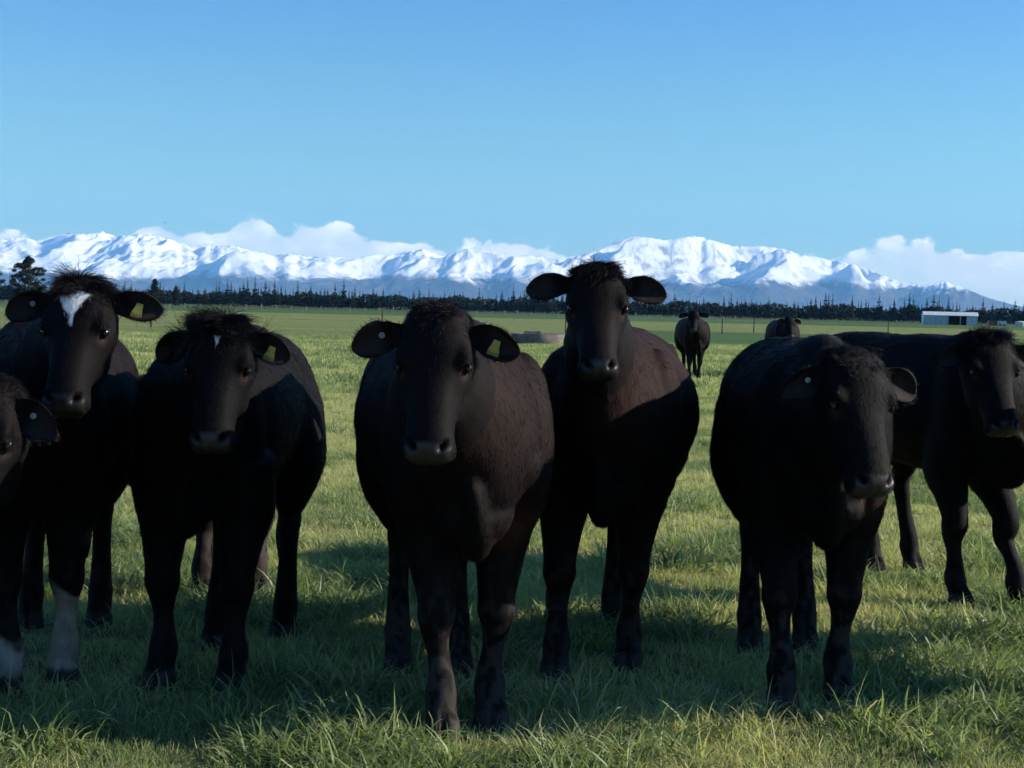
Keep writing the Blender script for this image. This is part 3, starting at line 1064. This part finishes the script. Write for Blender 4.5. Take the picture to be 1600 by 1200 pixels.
def cow(sp):
    rs = np.random.RandomState(sp['seed'])
    hd = R(sp['heading'])
    pos = np.array(sp['at'], float)
    ch, sh = math.cos(hd), math.sin(hd)
    RT = np.array([[ch, sh, 0], [-sh, ch, 0], [0, 0, 1]])      # world -> local
    sp['feet_l'] = [tuple((RT @ np.array([x - pos[0], y - pos[1], 0]))[:2]) for x, y in sp['feet']]
    P = RT @ (np.array(sp['poll'], float) - np.array([pos[0], pos[1], 0]))
    sp['poll_l'] = P
    u, l, n = head_frame(R(sp['hyaw']) - hd, R(sp['hpitch']), R(sp.get('hroll', 0)))
    sp['hf'] = (u, l, n)
    sp['hs'] = hs = sp.get('head', 1.0)
    me = build_body(sp)
    N = len(me.vertices)
    V = np.empty(N * 3, np.float32)
    me.vertices.foreach_get('co', V)
    V = V.reshape(-1, 3).astype(float)
    nor = vnormals(me)
    # --- head space
    Q = (V - P) / hs
    a, b, c = Q @ u, Q @ l, Q @ n
    inhead = (a > -.12) & (a < .50) & (np.abs(b) < .16) & (c > -.26) & (c < .08)
    ab = np.abs(b)
    g = lambda d2: np.exp(-d2)
    # nostrils (slanting commas), mouth line, eye sockets, groove between the nostrils
    na, nb = a - .392, ab - .046
    n_l = na * .80 - nb * .60
    n_s = na * .60 + nb * .80
    nos = g((n_l / .019) ** 2 + (n_s / .0085) ** 2) * (c > -.075) * inhead
    rim = g((n_l / .030) ** 2 + (n_s / .020) ** 2) * (c > -.085) * inhead
    mouth = g(((c + .098 + (.42 - a) * .10) / .0065) ** 2) * ss(a, .30, .35) * inhead
    sock = g(((a - .152) / .028) ** 2 + ((ab - .107) / .025) ** 2 + ((c + .040) / .020) ** 2) * inhead
    lid = g(((a - .140) / .032) ** 2 + ((ab - .10) / .03) ** 2 + ((c + .016) / .013) ** 2) * inhead
    cleft = g((b / .006) ** 2) * ss(a, .405, .427) * inhead
    temple = g(((a - .235) / .05) ** 2 + ((ab - .085) / .03) ** 2 + ((c + .03) / .03) ** 2) * inhead
    V = V + nor * hs * (-.026 * nos + .003 * rim - .008 * mouth - .012 * sock + .011 * lid - .003 * cleft - .008 * temple)[:, None]
    # cloven hooves
    hoof = ss(V[:, 2], .075, .045) if False else np.clip((.066 - V[:, 2]) / .012, 0, 1)
    for fx, fy in sp['feet_l']:
        d = np.abs(V[:, 1] - fy)
        near = (np.abs(V[:, 0] - fx) < .12) & (d < .1)
        V[:, 0] -= np.where(near & (V[:, 0] > fx), g((d / .007) ** 2) * .035 * np.clip((.10 - V[:, 2]) / .05, 0, 1), 0)
    # dewlap & loose hide folds
    fold = fbm(V * np.array([5.0, 7.0, 2.2]) + sp['seed'], 3) * .010
    V = V + nor * (fold * ss(V[:, 2], .5, .62) * (~inhead))[:, None]
    me.vertices.foreach_set('co', V.astype(np.float32).ravel())
    me.polygons.foreach_set('use_smooth', np.ones(len(me.polygons), bool))
    me.update()
    nor = vnormals(me)
    # --- coat colour
    blk = np.array([.0026, .0025, .0032])
    brn = np.array([.021, .0100, .0080]) 
    C = np.tile(blk, (N, 1))
    n1 = fbm(V * 2.6 + sp['seed'] * 3.1, 3)
    n2 = fbm(V * 11 + sp['seed'] * 5.1, 3)
    upper = ss(V[:, 2], .75, 1.08)
    bf = np.clip(sp.get('brown', .3) * (.35 + .9 * upper + n1 * .8 + n2 * .12), 0, 1) * (~inhead * .75 + .25)
    C = C + (brn - blk) * bf[:, None]
    for (px, py, pz, rad, tint, amt) in sp.get('patches', ()):
        q = RT @ (np.array([px, py, 0]) - np.array([pos[0], pos[1], 0]))
        d = np.linalg.norm(V - np.array([q[0], q[1], pz]), axis=1) / rad + n2 * .35
        f = np.clip(1.15 - d, 0, 1) * amt
        C = C * (1 - f[:, None]) + np.array(tint) * f[:, None]
    # pale brown rims: eye corners, lips, inner ear
    eyer = g(((a - .172) / .022) ** 2 + ((ab - .098) / .016) ** 2 + ((c + .040) / .018) ** 2) * inhead
    C = C + (np.array([.06, .036, .028]) - C) * (np.clip(eyer, 0, 1) * .8)[:, None]
    bare = ss(a + n2 * .006, .374, .396) * ss(c, -.100, -.088) * (1 - ss(ab, .058, .070)) * inhead
    C = C * (1 - bare[:, None]) + np.array([.017, .0145, .0145]) * bare[:, None]
    C *= (1 - .95 * np.clip(nos * 1.4, 0, 1))[:, None]  # shade inside the nostril hollows painted into the coat colour
    bare = bare * (1 - np.clip(nos * 1.6, 0, 1))
    for (eb, e, f, h, L) in sp['ears']:
        q = V - eb
        te = (q @ e) / L
        inner = ss(te, .25, .5) * (te < 1.1) * ss(nor @ f, .25, .7) * (np.abs(q @ h) < .05 * hs)
        C = C + (np.array([.034, .026, .024]) - C) * (inner * .65)[:, None]
    # white marks
    if sp.get('star'):
        sa, sw, sl = sp['star']
        f = (1 - ss(ab / sw + np.clip(a - sa, 0, 9) / sl * .9 + n2 * .55, .75, .95)) * ss(a + n2 * .02, sa - .012, sa + .002) * inhead * ss(c, -.03, -.015)
        C = C * (1 - f[:, None]) + np.array([1.0, .92, .80]) * f[:, None]
    for (i, ztop) in sp.get('socks', ()):
        fx, fy = sp['feet_l'][i]
        near = (np.abs(V[:, 0] - fx) < .16) & (np.abs(V[:, 1] - fy) < .09)
        f = near * (1 - ss(V[:, 2] + n2 * .05 + (V[:, 1] - fy) * .6, ztop - .015, ztop + .015))
        C = C * (1 - f[:, None]) + (np.array([.30, .25, .20]) * (1 + n2[:, None] * .9)) * f[:, None]
    # mud
    mud = sp.get('mud', .5) * ss(fbm(V * np.array([34, 34, 17.0]) + 4.4, 4) + .42 * np.clip((.42 - V[:, 2]) / .42, 0, 1) - .10, .02, .22) * np.clip((.58 - V[:, 2]) / .35, 0, 1)
    for i in range(4):
        fx, fy = sp['feet_l'][i]
    C = C + (np.array([.085, .076, .066]) - C) * (mud * .42)[:, None]
    C = C * (1 - hoof[:, None]) + (np.array([.05, .044, .04]) * (1 + n2[:, None] * .6)) * hoof[:, None]
    at = me.attributes.new('coat', 'FLOAT_COLOR', 'POINT')
    at.data.foreach_set('color', np.concatenate([np.clip(C, 0, 1), np.ones((N, 1))], 1).astype(np.float32).ravel())
    ba = me.attributes.new('bare', 'FLOAT', 'POINT')
    ba.data.foreach_set('value', bare.astype(np.float32))
    me.name = 'body'
    root = empty('cow', (pos[0], pos[1], 0), hd)
    tag(root, sp['label'], 'cow', sp.get('group', 'black cattle gathered in a row facing the camera'))
    link('body', me, root, M_skin)
    # --- hair
    me.calc_loop_triangles()
    nt = len(me.loop_triangles)
    tri = np.empty(nt * 3, np.int32)
    me.loop_triangles.foreach_get('vertices', tri)
    tri = tri.reshape(-1, 3)
    A, B, D = V[tri[:, 0]], V[tri[:, 1]], V[tri[:, 2]]
    area = np.linalg.norm(np.cross(B - A, D - A), axis=1) / 2
    tc_ = (A + B + D) / 3
    keep = np.ones(nt)
    keep[(bare[tri].mean(1) > .3)] = 0
    keep[tc_[:, 2] < .06] = 0
    keep[inhead[tri[:, 0]]] *= 1.9
    for (eb, e, f, h, L) in sp['ears']:
        te = ((tc_ - eb) @ e) / L
        keep[(te > .2) & (te < 1.1) & (np.abs((tc_ - eb) @ h) < .08) & (np.abs((tc_ - eb) @ f) < .05)] *= 1.6
    nh = sp.get('hairs', 60000)

    def sample(wt, cnt):
        p = wt / wt.sum()
        i = rs.choice(nt, cnt, p=p)
        r1, r2 = rs.rand(cnt), rs.rand(cnt)
        s1 = np.sqrt(r1)
        w0, w1, w2 = 1 - s1, s1 * (1 - r2), s1 * r2
        f = lambda X: X[tri[i, 0]] * w0[:, None] + X[tri[i, 1]] * w1[:, None] + X[tri[i, 2]] * w2[:, None]
        nn = f(nor)
        nn /= np.linalg.norm(nn, axis=1)[:, None] + 1e-9
        return f(V), nn, f(C), i

    if nh:
        p, nn, tint, i = sample(area * keep, nh)
        flow = np.tile(np.array([-.55, 0, -.85]), (nh, 1))
        ih = inhead[tri[i, 0]]
        ql = (p - P) / hs
        flow[ih] = u * .8 + np.outer(np.sign(ql[ih] @ l) * np.clip(np.abs(ql[ih] @ l) / .08, 0, 1), l) * .7
        sw = np.stack([fbm(p * 7 + 1.7, 2), fbm(p * 7 + 8.2, 2), fbm(p * 7 + 15.9, 2)], 1)
        flow = flow + sw * .75 + rs.normal(size=(nh, 3)) * .10
        flow -= nn * (flow * nn).sum(1)[:, None]
        flow /= np.linalg.norm(flow, axis=1)[:, None] + 1e-9
        ln = np.where(ih, .013, .024) * rs.uniform(.6, 1.25, nh) * sp.get('shag', 1.0)
        ln *= np.where(p[:, 2] < .5, .62, 1)
        for (eb, e, f_, h, L) in sp['ears']:
            q = p - eb
            te, th_ = (q @ e) / L, q @ h
            onear = (te > .2) & (te < 1.1) & (np.abs(th_) < .08) & (np.abs(q @ f_) < .05)
            edge_ = onear & ((np.abs(th_) > .036) | (te > .85))
            fl = np.outer(np.ones(onear.sum()), e) * .7 + np.outer(np.sign(th_[onear]), h) * .7 + rs.normal(size=(onear.sum(), 3)) * .25
            flow[onear] = fl / np.linalg.norm(fl, axis=1)[:, None]
            ln[onear] = .012 * rs.uniform(.6, 1.2, onear.sum())
            ln[edge_] = .014 * rs.uniform(.5, 1.4, edge_.sum())
        lift = rs.uniform(.06, .28, nh)
        tint = tint * rs.uniform(1.0, 1.25, (nh, 1))
        hair_object('coat', p, nn, flow, ln, lift, np.clip(tint, 0, 1), .0006, rs, root, 4, .25)
        # poll tuft and ear fringe
        wt = area * inhead[tri[:, 0]] * (np.exp(-((a[tri[:, 0]] - sp.get('tuft_a', -.005)) / .045) ** 2) * np.exp(-(b[tri[:, 0]] / .075) ** 2)) * (c[tri[:, 0]] > -.12) * (C[tri[:, 0]].mean(1) < .1)
        nt_ = int(sp.get('tuft_n', 1500) * 1.9)
        p, nn, tint, i = sample(wt, nt_)
        sw = np.stack([fbm(p * 14 + 1.7, 2), fbm(p * 14 + 8.2, 2), fbm(p * 14 + 15.9, 2)], 1)
        bl = ((p - P) @ l)[:, None] / .08
        flow = u * .25 + n * .25 + np.array((0, 0, .10)) + bl * l * 1.5 + sw * 2.3 + rs.normal(size=(nt_, 3)) * .15
        flow -= nn * (flow * nn).sum(1)[:, None] * .75
        flow /= np.linalg.norm(flow, axis=1)[:, None]
        ln = sp.get('tuft', .045) * rs.uniform(.45, 1.15, nt_) * np.clip(1 + fbm(p * 22 + 3.3, 2) * 1.6, .25, 1.9)
        lift = rs.uniform(.02, .34, nt_)
        hair_object('poll_tuft', p, nn, flow, ln, lift, np.clip(tint * rs.uniform(.7, 1.5, (nt_, 1)), 0, .03), .0007, rs, root, 6, .6)
    # --- eyes
    for s in (1, -1):
        ec = P + hs * (u * .152 + l * s * .1000 - n * .042)
        em = bpy.data.meshes.new('eye')
        bm = bmesh.new()
        bmesh.ops.create_uvsphere(bm, u_segments=16, v_segments=10, radius=.0180 * hs)
        for f in bm.faces:
            f.smooth = True
        bm.to_mesh(em)
        bm.free()
        o = link('eye', em, root, M_eye)
        o.location = ec
        ex = u * .80 + n * .35
        ex /= np.linalg.norm(ex)
        ez = np.cross(ex, l)
        o.rotation_euler = Matrix([[ex[0], l[0], ez[0]], [ex[1], l[1], ez[1]], [ex[2], l[2], ez[2]]]).to_euler()
        o.scale = (1.0, .62, .78)
    # --- ear tags
    for side, kind in sp.get('tags', ()):
        eb, e, f, h, L = sp['ears'][side]
        up = np.array((0, 0, 1.0))
        up = up - f * (up @ f)
        up /= np.linalg.norm(up)
        rt = np.cross(up, f)
        if kind == 'yellow':
            o3 = eb + e * L * .50 - h * np.sign(h[2]) * .012 + f * .008 * hs
            w2, hgt = .0155, .030
            tl = .35
            up, rt = up * math.cos(tl) + rt * math.sin(tl), rt * math.cos(tl) - up * math.sin(tl)
            prof = [(-.009, .012), (.009, .012), (.011, -.004), (w2, -.018), (w2 * 1.04, -hgt), (-w2 * 1.04, -hgt), (-w2, -.018), (-.011, -.004)]
            Vt = [o3 + rt * x + up * y for x, y in prof] + [o3 + rt * x + up * y + f * .0025 for x, y in prof]
            kf = len(prof)
            Ft = [tuple(range(kf))[::-1], tuple(range(kf, 2 * kf))] + [(j, (j + 1) % kf, (j + 1) % kf + kf, j + kf) for j in range(kf)]
            o = link('ear_tag', mesh_np('ear_tag', Vt, Ft), root, M_tag)
            o['label'] = 'yellow ear tag with dark figures'
            Vp, Fp = [], []
            for q, x in enumerate((-.012, -.004, .004, .012)):
                for (dx, dy, ww, hh) in ((-.0022, -.025, .0016, .010), (.0018, -.024 - .002 * (q % 2), .0015, .008), (-.0004, -.020 - .005 * (q % 3), .004, .0016)):
                    i = len(Vp)
                    for sx, sy in ((-1, -1), (1, -1), (1, 1), (-1, 1)):
                        Vp.append(o3 + rt * (x + dx + sx * ww / 2) + up * (dy + sy * hh / 2) + f * .0036)
                    Fp.append((i, i + 1, i + 2, i + 3))
            pr = link('tag_print', mesh_np('tag_print', Vp, Fp), o, M_print)
        else:
            o3 = eb + e * L * .40 + f * .002 * hs
            Vt, Ft = [], []
            sg = 16
            for rr, hh in ((.0, .0), (.0080, .0), (.0080, .004), (.0046, .006), (.0033, .003), (0, .003)):
                Vt += [o3 + (rt * math.cos(6.2832 * j / sg) + up * math.sin(6.2832 * j / sg)) * rr + f * hh for j in range(sg)]
            for q in range(5):
                Ft += [(q * sg + j, q * sg + (j + 1) % sg, (q + 1) * sg + (j + 1) % sg, (q + 1) * sg + j) for j in range(sg)]
            o = link('ear_tag', mesh_np('ear_tag', Vt, Ft), root, M_button)
            o['label'] = 'round white button tag'
    return root


RED = (.075, .028, .014)
WHT = (.30, .27, .24)
# heading: direction the body points (degrees, -90 = straight at the camera); hyaw the same for the face
COWS = [
    dict(seed=1, label='black cow cut by the picture edge, one ear and half its face showing', at=(-1.98, 4.62), heading=-62,
         feet=[(-1.68, 4.38), (-1.92, 4.26), (-2.18, 5.05), (-2.42, 4.95)], poll=(-1.395, 3.98, 1.035), hyaw=-95, hpitch=68, head=1.02, brown=.5, mud=.5, ear=((-.35, .25, .8), (0, .2, 1)), tags=((0, 'button'),), tuft=.022, size=.99,
         patches=()),
    dict(seed=2, label='black cow with a white patch on its forehead and two white front feet', at=(-1.60, 5.27), heading=-83,
         feet=[(-1.445, 4.985), (-1.590, 4.86), (-1.575, 5.90), (-1.83, 5.86)], poll=(-1.235, 4.36, 1.30), hyaw=-92, hpitch=64, hroll=0, brown=.28, mud=.35, star=(.045, .056, .10), socks=((0, .31), (1, .17)),
         ear=((.14, .12, 1.10), (.02, .12, 1.06)), tags=((0, 'yellow'), (1, 'button')), tuft=.040, tuft_n=1900, head=.88, patches=((-1.30, 4.80, .60, .05, WHT, .8), (-1.42, 5.0, .50, .07, WHT, .8))),
    dict(seed=3, label='black cow almost hidden between the white-patched cow and its tufted neighbour', at=(-1.22, 6.98), heading=-72, feet=[(-1.085, 6.60), (-1.30, 6.50), (-1.22, 7.42), (-1.46, 7.40)],
         poll=(-1.50, 6.38, .92), hyaw=-110, hpitch=66, brown=.8, mud=.4, size=.97, hairs=26000, patches=((-1.08, 6.6, .3, .25, WHT, .12),), ear=((-.3, .3, 1), (-.3, .3, 1))),
    dict(seed=4, label='jet black cow with shaggy topknot and wisp of white forehead hair', at=(-.985, 5.32), heading=-95, feet=[(-.885, 4.935), (-1.125, 4.985), (-.835, 5.74), (-1.055, 5.55)],
         poll=(-.845, 4.42, 1.20), hyaw=-90, hpitch=66, brown=.04, mud=.15, star=(.055, .010, .03), tags=((0, 'yellow'),), tuft=.050, tuft_n=2200, ear=((-.12, .1, .92), (-.05, .35, .95)), fat=.79, head=.88, size=.97, shag=1.15),
    dict(seed=5, label='brownish black cow nearest the camera, rusty patch on its brisket', at=(-.185, 4.86), heading=-80, feet=[(-.045, 4.585), (-.185, 4.44), (-.165, 5.24), (-.375, 5.28)],
         poll=(-.205, 4.02, 1.245), hyaw=-94, hpitch=69, brown=.52, mud=.85, tags=((0, 'yellow'), (1, 'button')), tuft=.018, tuft_n=1100, ear=((-.16, .05, 1.0), (-.12, .05, 1.0)), head=.92, size=1.02,
         patches=((.04, 4.44, .60, .10, RED, .8), (-.04, 4.40, .58, .10, RED, .4))),
    dict(seed=6, label='dark cow holding its head highest against the snowy mountains, brown along its back', at=(.375, 5.62), heading=-97, feet=[(.435, 5.40), (.172, 5.20), (.42, 6.06), (.20, 6.08)],
         poll=(.262, 4.84, 1.395), hyaw=-89, hpitch=60, head=.86, brown=.75, mud=.6, tuft=.030, tuft_n=1500, ear=((.02, .08, 1.08), (.08, .08, 1.08)), fat=1.02, size=1.02, tuft_a=.0),
    dict(seed=7, label='jet black cow with its head turned aside and a white button in its ear', at=(1.01, 5.32), heading=-91, feet=[(1.095, 5.01), (.885, 4.87), (1.13, 5.78), (.915, 5.74)],
         poll=(1.015, 4.47, 1.15), hyaw=-76, hpitch=68, hroll=-4, brown=.06, mud=.75, tags=((1, 'button'),), tuft=.026, tuft_n=1500, ear=((-.1, .3, 1.0), (-.28, .25, 1.0)), shag=1.3, head=.96, size=1.0, fat=.89,
         patches=((1.16, 4.86, .66, .11, (.05, .028, .024), .8), (1.14, 5.0, .42, .16, (.05, .028, .024), .0))),  # brown brisket patch paints in the sun catching the chest
    dict(seed=8, label='jet black cow standing side on at the picture edge behind the others', at=(1.95, 7.12), heading=-64, feet=[(2.215, 6.62), (1.972, 6.70), (2.0, 7.60), (1.80, 7.56)],
         poll=(1.95, 6.24, 1.195), hyaw=-80, hpitch=66, brown=.05, mud=.3, tuft=.04, tuft_n=2000, ear=((-.1, .2, 1.0), (-.1, .25, .9)), shag=1.3, hairs=36000, size=1.01, head=.95),
    dict(seed=9, label='black cow standing alone far off behind the herd, facing the camera', at=(3.52, 30.0), heading=-84, feet=[(3.60, 29.65), (3.42, 29.7), (3.62, 30.45), (3.40, 30.45)],
         poll=(3.42, 29.2, 1.33), hyaw=-98, hpitch=55, brown=.2, voxel=.018, smooth=3, hairs=0, ear=((.1, .1, 1.25), (-.05, .1, 1.25)), size=1.02, group='cattle standing far off in the paddock'),
    dict(seed=10, label='distant cow showing only its ears and head over the back of the nearer one', at=(5.45, 31.0), heading=-88, feet=[(5.55, 30.65), (5.35, 30.65), (5.55, 31.45), (5.35, 31.45)],
         poll=(5.44, 30.3, 1.25), hyaw=-88, hpitch=60, brown=.5, voxel=.018, smooth=3, hairs=0, size=1.02, group='cattle standing far off in the paddock'),
    # the herd goes on to the right: this one only throws its shade into the picture
    dict(seed=11, label='black cow just outside the picture whose shade falls across the grass', at=(2.60, 5.42), heading=-97, feet=[(2.66, 5.06), (2.44, 5.09), (2.74, 5.85), (2.52, 5.87)],
         poll=(2.41, 4.64, 1.30), hyaw=-92, hpitch=60, brown=.2, hairs=0, voxel=.02, smooth=3, size=1.04),
]
for sp in COWS:
    cow(sp)
# ================================================================== GRASS
def grass_material():
    m = bpy.data.materials.new('grass_blades')
    m.use_nodes = True
    t = NT(m.node_tree)
    dry = t.n('ShaderNodeAttribute', attribute_type='INSTANCER', attribute_name='dry').outputs['Fac']
    bl = t.n('ShaderNodeAttribute', attribute_name='blade')
    sepc = t.n('ShaderNodeSeparateColor', ins={0: bl.outputs['Color']})
    rnd, along, dead = sepc.outputs
    green = t.mix(rnd, rgba(0.130, 0.185, 0.075), rgba(0.285, 0.335, 0.145))
    straw = t.mix(rnd, rgba(0.40, 0.36, 0.17), rgba(0.56, 0.50, 0.27))
    yel = t.mix(rnd, rgba(0.34, 0.365, 0.135), rgba(0.53, 0.52, 0.25))
    c = t.mix(t.sstep(dry, 0.25, 0.8), green, yel)
    c = t.mix(t.sstep(t.math('ADD', dead, t.math('MULTIPLY', dry, .45)), .98, 1.08), c, straw)
    d = t.n('ShaderNodeBsdfPrincipled', ins={'Base Color': c, 'Roughness': 0.45, 'Specular IOR Level': 0.25})
    tr = t.n('ShaderNodeBsdfTranslucent', ins={'Color': t.mix(1.0, c, rgba(1.1, 1.2, .7), 'MULTIPLY')})
    mx = t.n('ShaderNodeMixShader', ins={0: .42, 1: d.outputs[0], 2: tr.outputs[0]})
    t.n('ShaderNodeOutputMaterial', ins={0: mx.outputs[0]})
    return m


M_grass = grass_material()


def clump(name, n, rad, lmin, lmax, wid, bend, seed, flat=0.0):
    rs = np.random.RandomState(seed)
    V, F, Cc = [], [], []
    for k in range(n):
        a = rs.uniform(0, 6.283)
        r = rad * math.sqrt(rs.rand())
        bx, by = r * math.cos(a), r * math.sin(a)
        L = rs.uniform(lmin, lmax)
        out = a + rs.normal() * .9
        lean = rs.uniform(.1, 1.0) * bend + flat * rs.rand()
        dx, dy = math.cos(out), math.sin(out)
        w_ = wid * rs.uniform(.6, 1.2)
        tw = rs.uniform(0, 3.14)
        sx, sy = math.cos(tw) * w_ / 2, math.sin(tw) * w_ / 2
        ang = rs.uniform(.02, .3) + flat * rs.rand()
        px, py, pz = bx, by, -.012
        i = len(V)
        rv, dv = rs.rand(), rs.rand()
        seg = 4
        for s in range(seg + 1):
            f = s / seg
            ww = (1 - f) ** .6 if s < seg else 0
            if s < seg:
                V += [(px - sx * ww, py - sy * ww, pz), (px + sx * ww, py + sy * ww, pz)]
                Cc += [(rv, f, dv, 1)] * 2
            else:
                V.append((px, py, pz))
                Cc.append((rv, f, dv, 1))
            px += dx * math.sin(ang) * L / seg
            py += dy * math.sin(ang) * L / seg
            pz += math.cos(ang) * L / seg
            ang = min(ang + lean * .75, 2.2)
        for s in range(seg - 1):
            F.append((i + 2 * s, i + 2 * s + 1, i + 2 * s + 3, i + 2 * s + 2))
        F.append((i + 2 * seg - 2, i + 2 * seg - 1, i + 2 * seg))
    me = mesh_np(name, V, F, True)
    at = me.attributes.new('blade', 'FLOAT_COLOR', 'POINT')
    at.data.foreach_set('color', np.array(Cc, np.float32).ravel())
    me.materials.append(M_grass)
    o = bpy.data.objects.new(name, me)
    return o


def grass():
    src = bpy.data.collections.new('grass_sources')
    kinds = []
    for k in range(4):       # 0-3 long lush
        kinds.append(clump('grass_%02d' % len(kinds), 36, .065, .05, .145, .0066, .85, 20 + k, .35))
    for k in range(4):       # 4-7 short grazed sward
        kinds.append(clump('grass_%02d' % len(kinds), 48, .075, .022, .065, .0046, .60, 30 + k))
    for k in range(2):       # 8-9 trampled straw
        kinds.append(clump('grass_%02d' % len(kinds), 26, .08, .04, .11, .0042, .4, 40 + k, .9))
    for k in range(4):       # 10-13 wide tufts for the middle distance
        kinds.append(clump('grass_%02d' % len(kinds), 110, .22, .03, .10, .0095, .6, 50 + k))
    for k in range(2):       # 14-15 patches further out
        kinds.append(clump('grass_%02d' % len(kinds), 120, .55, .04, .12, .022, .5, 60 + k))
    for o in kinds:
        src.objects.link(o)
    rs = np.random.RandomState(5)
    P, RO, SC, ID, DR = [], [], [], [], []

    def zone(y0, y1, dens, kind):
        hw = lambda y: .36 * y + .9 + .02 * y
        A = (hw(y0) + hw(y1)) * (y1 - y0)
        n = int(A * dens)
        # uniform in the trapezoid by rejection
        y = rs.uniform(y0, y1, n * 2)
        x = rs.uniform(-1, 1, n * 2) * hw(y1)
        ok = np.abs(x) < hw(y)
        x, y = x[ok][:n], y[ok][:n]
        q = np.stack([x, y, np.zeros_like(x)], 1)
        pat = fbm(q * np.array([1.0, .75, 1]) * 1.35 + 3.3, 3)        # lush clumps
        pat2 = fbm(q * .75 + 40.1, 3)                                  # broad dry / green areas
        fine = fbm(q * 4.0 + 9.2, 2)
        lush = ss(pat + .35 * fine, .02, .30)
        nearb = ss(y, 7.5, 4.6) if False else np.clip((6.8 - y) / 2.2, 0, 1)
        dry = np.clip(.79 + pat2 * 1.35 - lush * .72 + fine * .25 - .22 * nearb + rs.normal(size=len(x)) * .06, 0, 1)
        r = rs.rand(len(x))
        if kind == 0:
            idx = np.where(r < .06 + .60 * lush + .05 * nearb, rs.randint(0, 4, len(x)), rs.randint(4, 8, len(x)))
            idx = np.where((rs.rand(len(x)) < .16) & (dry > .45), rs.randint(8, 10, len(x)), idx)
            sc = rs.uniform(.7, 1.2, len(x)) * (1 + .28 * lush)
        elif kind == 1:
            idx = rs.randint(10, 14, len(x))
            sc = rs.uniform(.5, .85, len(x)) * (.75 + .75 * lush)
        else:
            idx = rs.randint(14, 16, len(x))
            sc = rs.uniform(.6, 1.0, len(x)) * (.7 + .6 * lush)
        bare = (fbm(q * .9 + 71.3, 3) + fine * .3 > .34) & (rs.rand(len(x)) < .8) & (idx < 10)
        idx = np.where(bare, rs.randint(8, 10, len(x)), idx)
        sc = np.where(bare, sc * .6, sc)
        P.append(q)
        RO.append(np.stack([rs.normal(size=len(x)) * .08, rs.normal(size=len(x)) * .08, rs.uniform(0, 6.28, len(x))], 1))
        SC.append(sc)
        ID.append(idx)
        DR.append(dry)

    zone(3.5, 8.5, 330, 0)
    zone(8.5, 15, 120, 0)
    zone(8.0, 24, 42, 1)
    zone(24, 62, 13, 2)
    # heavier tussocks the cattle leave standing
    for cx, cyy, nn_, rr in ((1.55, 5.3, 46, .35), (1.95, 5.9, 40, .4), (1.25, 4.55, 16, .2), (.75, 7.6, 30, .35), (-.45, 4.3, 14, .2), (-1.35, 4.2, 18, .25), (.35, 4.35, 14, .22), (2.5, 7.9, 30, .4), (-.6, 8.6, 26, .35), (1.0, 9.8, 30, .4), (1.7, 4.4, 20, .2), (-2.6, 9.0, 26, .4)):
        q = np.stack([rs.normal(cx, rr * .5, nn_), rs.normal(cyy, rr * .5, nn_), np.zeros(nn_)], 1)
        P.append(q)
        RO.append(np.stack([rs.normal(size=nn_) * .15, rs.normal(size=nn_) * .15, rs.uniform(0, 6.28, nn_)], 1))
        SC.append(rs.uniform(1.1, 1.75, nn_))
        ID.append(rs.randint(0, 4, nn_))
        DR.append(np.clip(rs.normal(.22, .15, nn_), 0, 1))
    P, RO, SC, ID, DR = map(np.concatenate, (P, RO, SC, ID, DR))
    n = len(P)
    me = bpy.data.meshes.new('grass')
    me.vertices.add(n)
    me.vertices.foreach_set('co', P.astype(np.float32).ravel())
    for nm, ty, arr, fld in (('rot', 'FLOAT_VECTOR', RO, 'vector'), ('scl', 'FLOAT', SC, 'value'), ('idx', 'INT', ID, 'value'), ('dry', 'FLOAT', DR, 'value')):
        at = me.attributes.new(nm, ty, 'POINT')
        at.data.foreach_set(fld, np.ascontiguousarray(arr, np.int32 if ty == 'INT' else np.float32).ravel())
    me.update()
    o = link('grass', me)
    tag(o, 'long uneven pasture grass, green and straw coloured, around the cattle', kind='stuff')
    ng = bpy.data.node_groups.new('grass_scatter', 'GeometryNodeTree')
    ng.interface.new_socket('Geometry', in_out='INPUT', socket_type='NodeSocketGeometry')
    ng.interface.new_socket('Geometry', in_out='OUTPUT', socket_type='NodeSocketGeometry')
    N, Lk = ng.nodes, ng.links
    gi = N.new('NodeGroupInput')
    go = N.new('NodeGroupOutput')
    ci = N.new('GeometryNodeCollectionInfo')
    ci.inputs['Collection'].default_value = src
    ci.inputs['Separate Children'].default_value = True
    ci.inputs['Reset Children'].default_value = True
    ip = N.new('GeometryNodeInstanceOnPoints')
    ip.inputs['Pick Instance'].default_value = True

    def attr(nm, ty):
        a = N.new('GeometryNodeInputNamedAttribute')
        a.data_type = ty
        a.inputs['Name'].default_value = nm
        return a.outputs['Attribute']

    Lk.new(gi.outputs[0], ip.inputs['Points'])
    Lk.new(ci.outputs[0], ip.inputs['Instance'])
    Lk.new(attr('idx', 'INT'), ip.inputs['Instance Index'])
    Lk.new(attr('rot', 'FLOAT_VECTOR'), ip.inputs['Rotation'])
    Lk.new(attr('scl', 'FLOAT'), ip.inputs['Scale'])
    Lk.new(ip.outputs[0], go.inputs[0])
    md = o.modifiers.new('scatter', 'NODES')
    md.node_group = ng


grass()
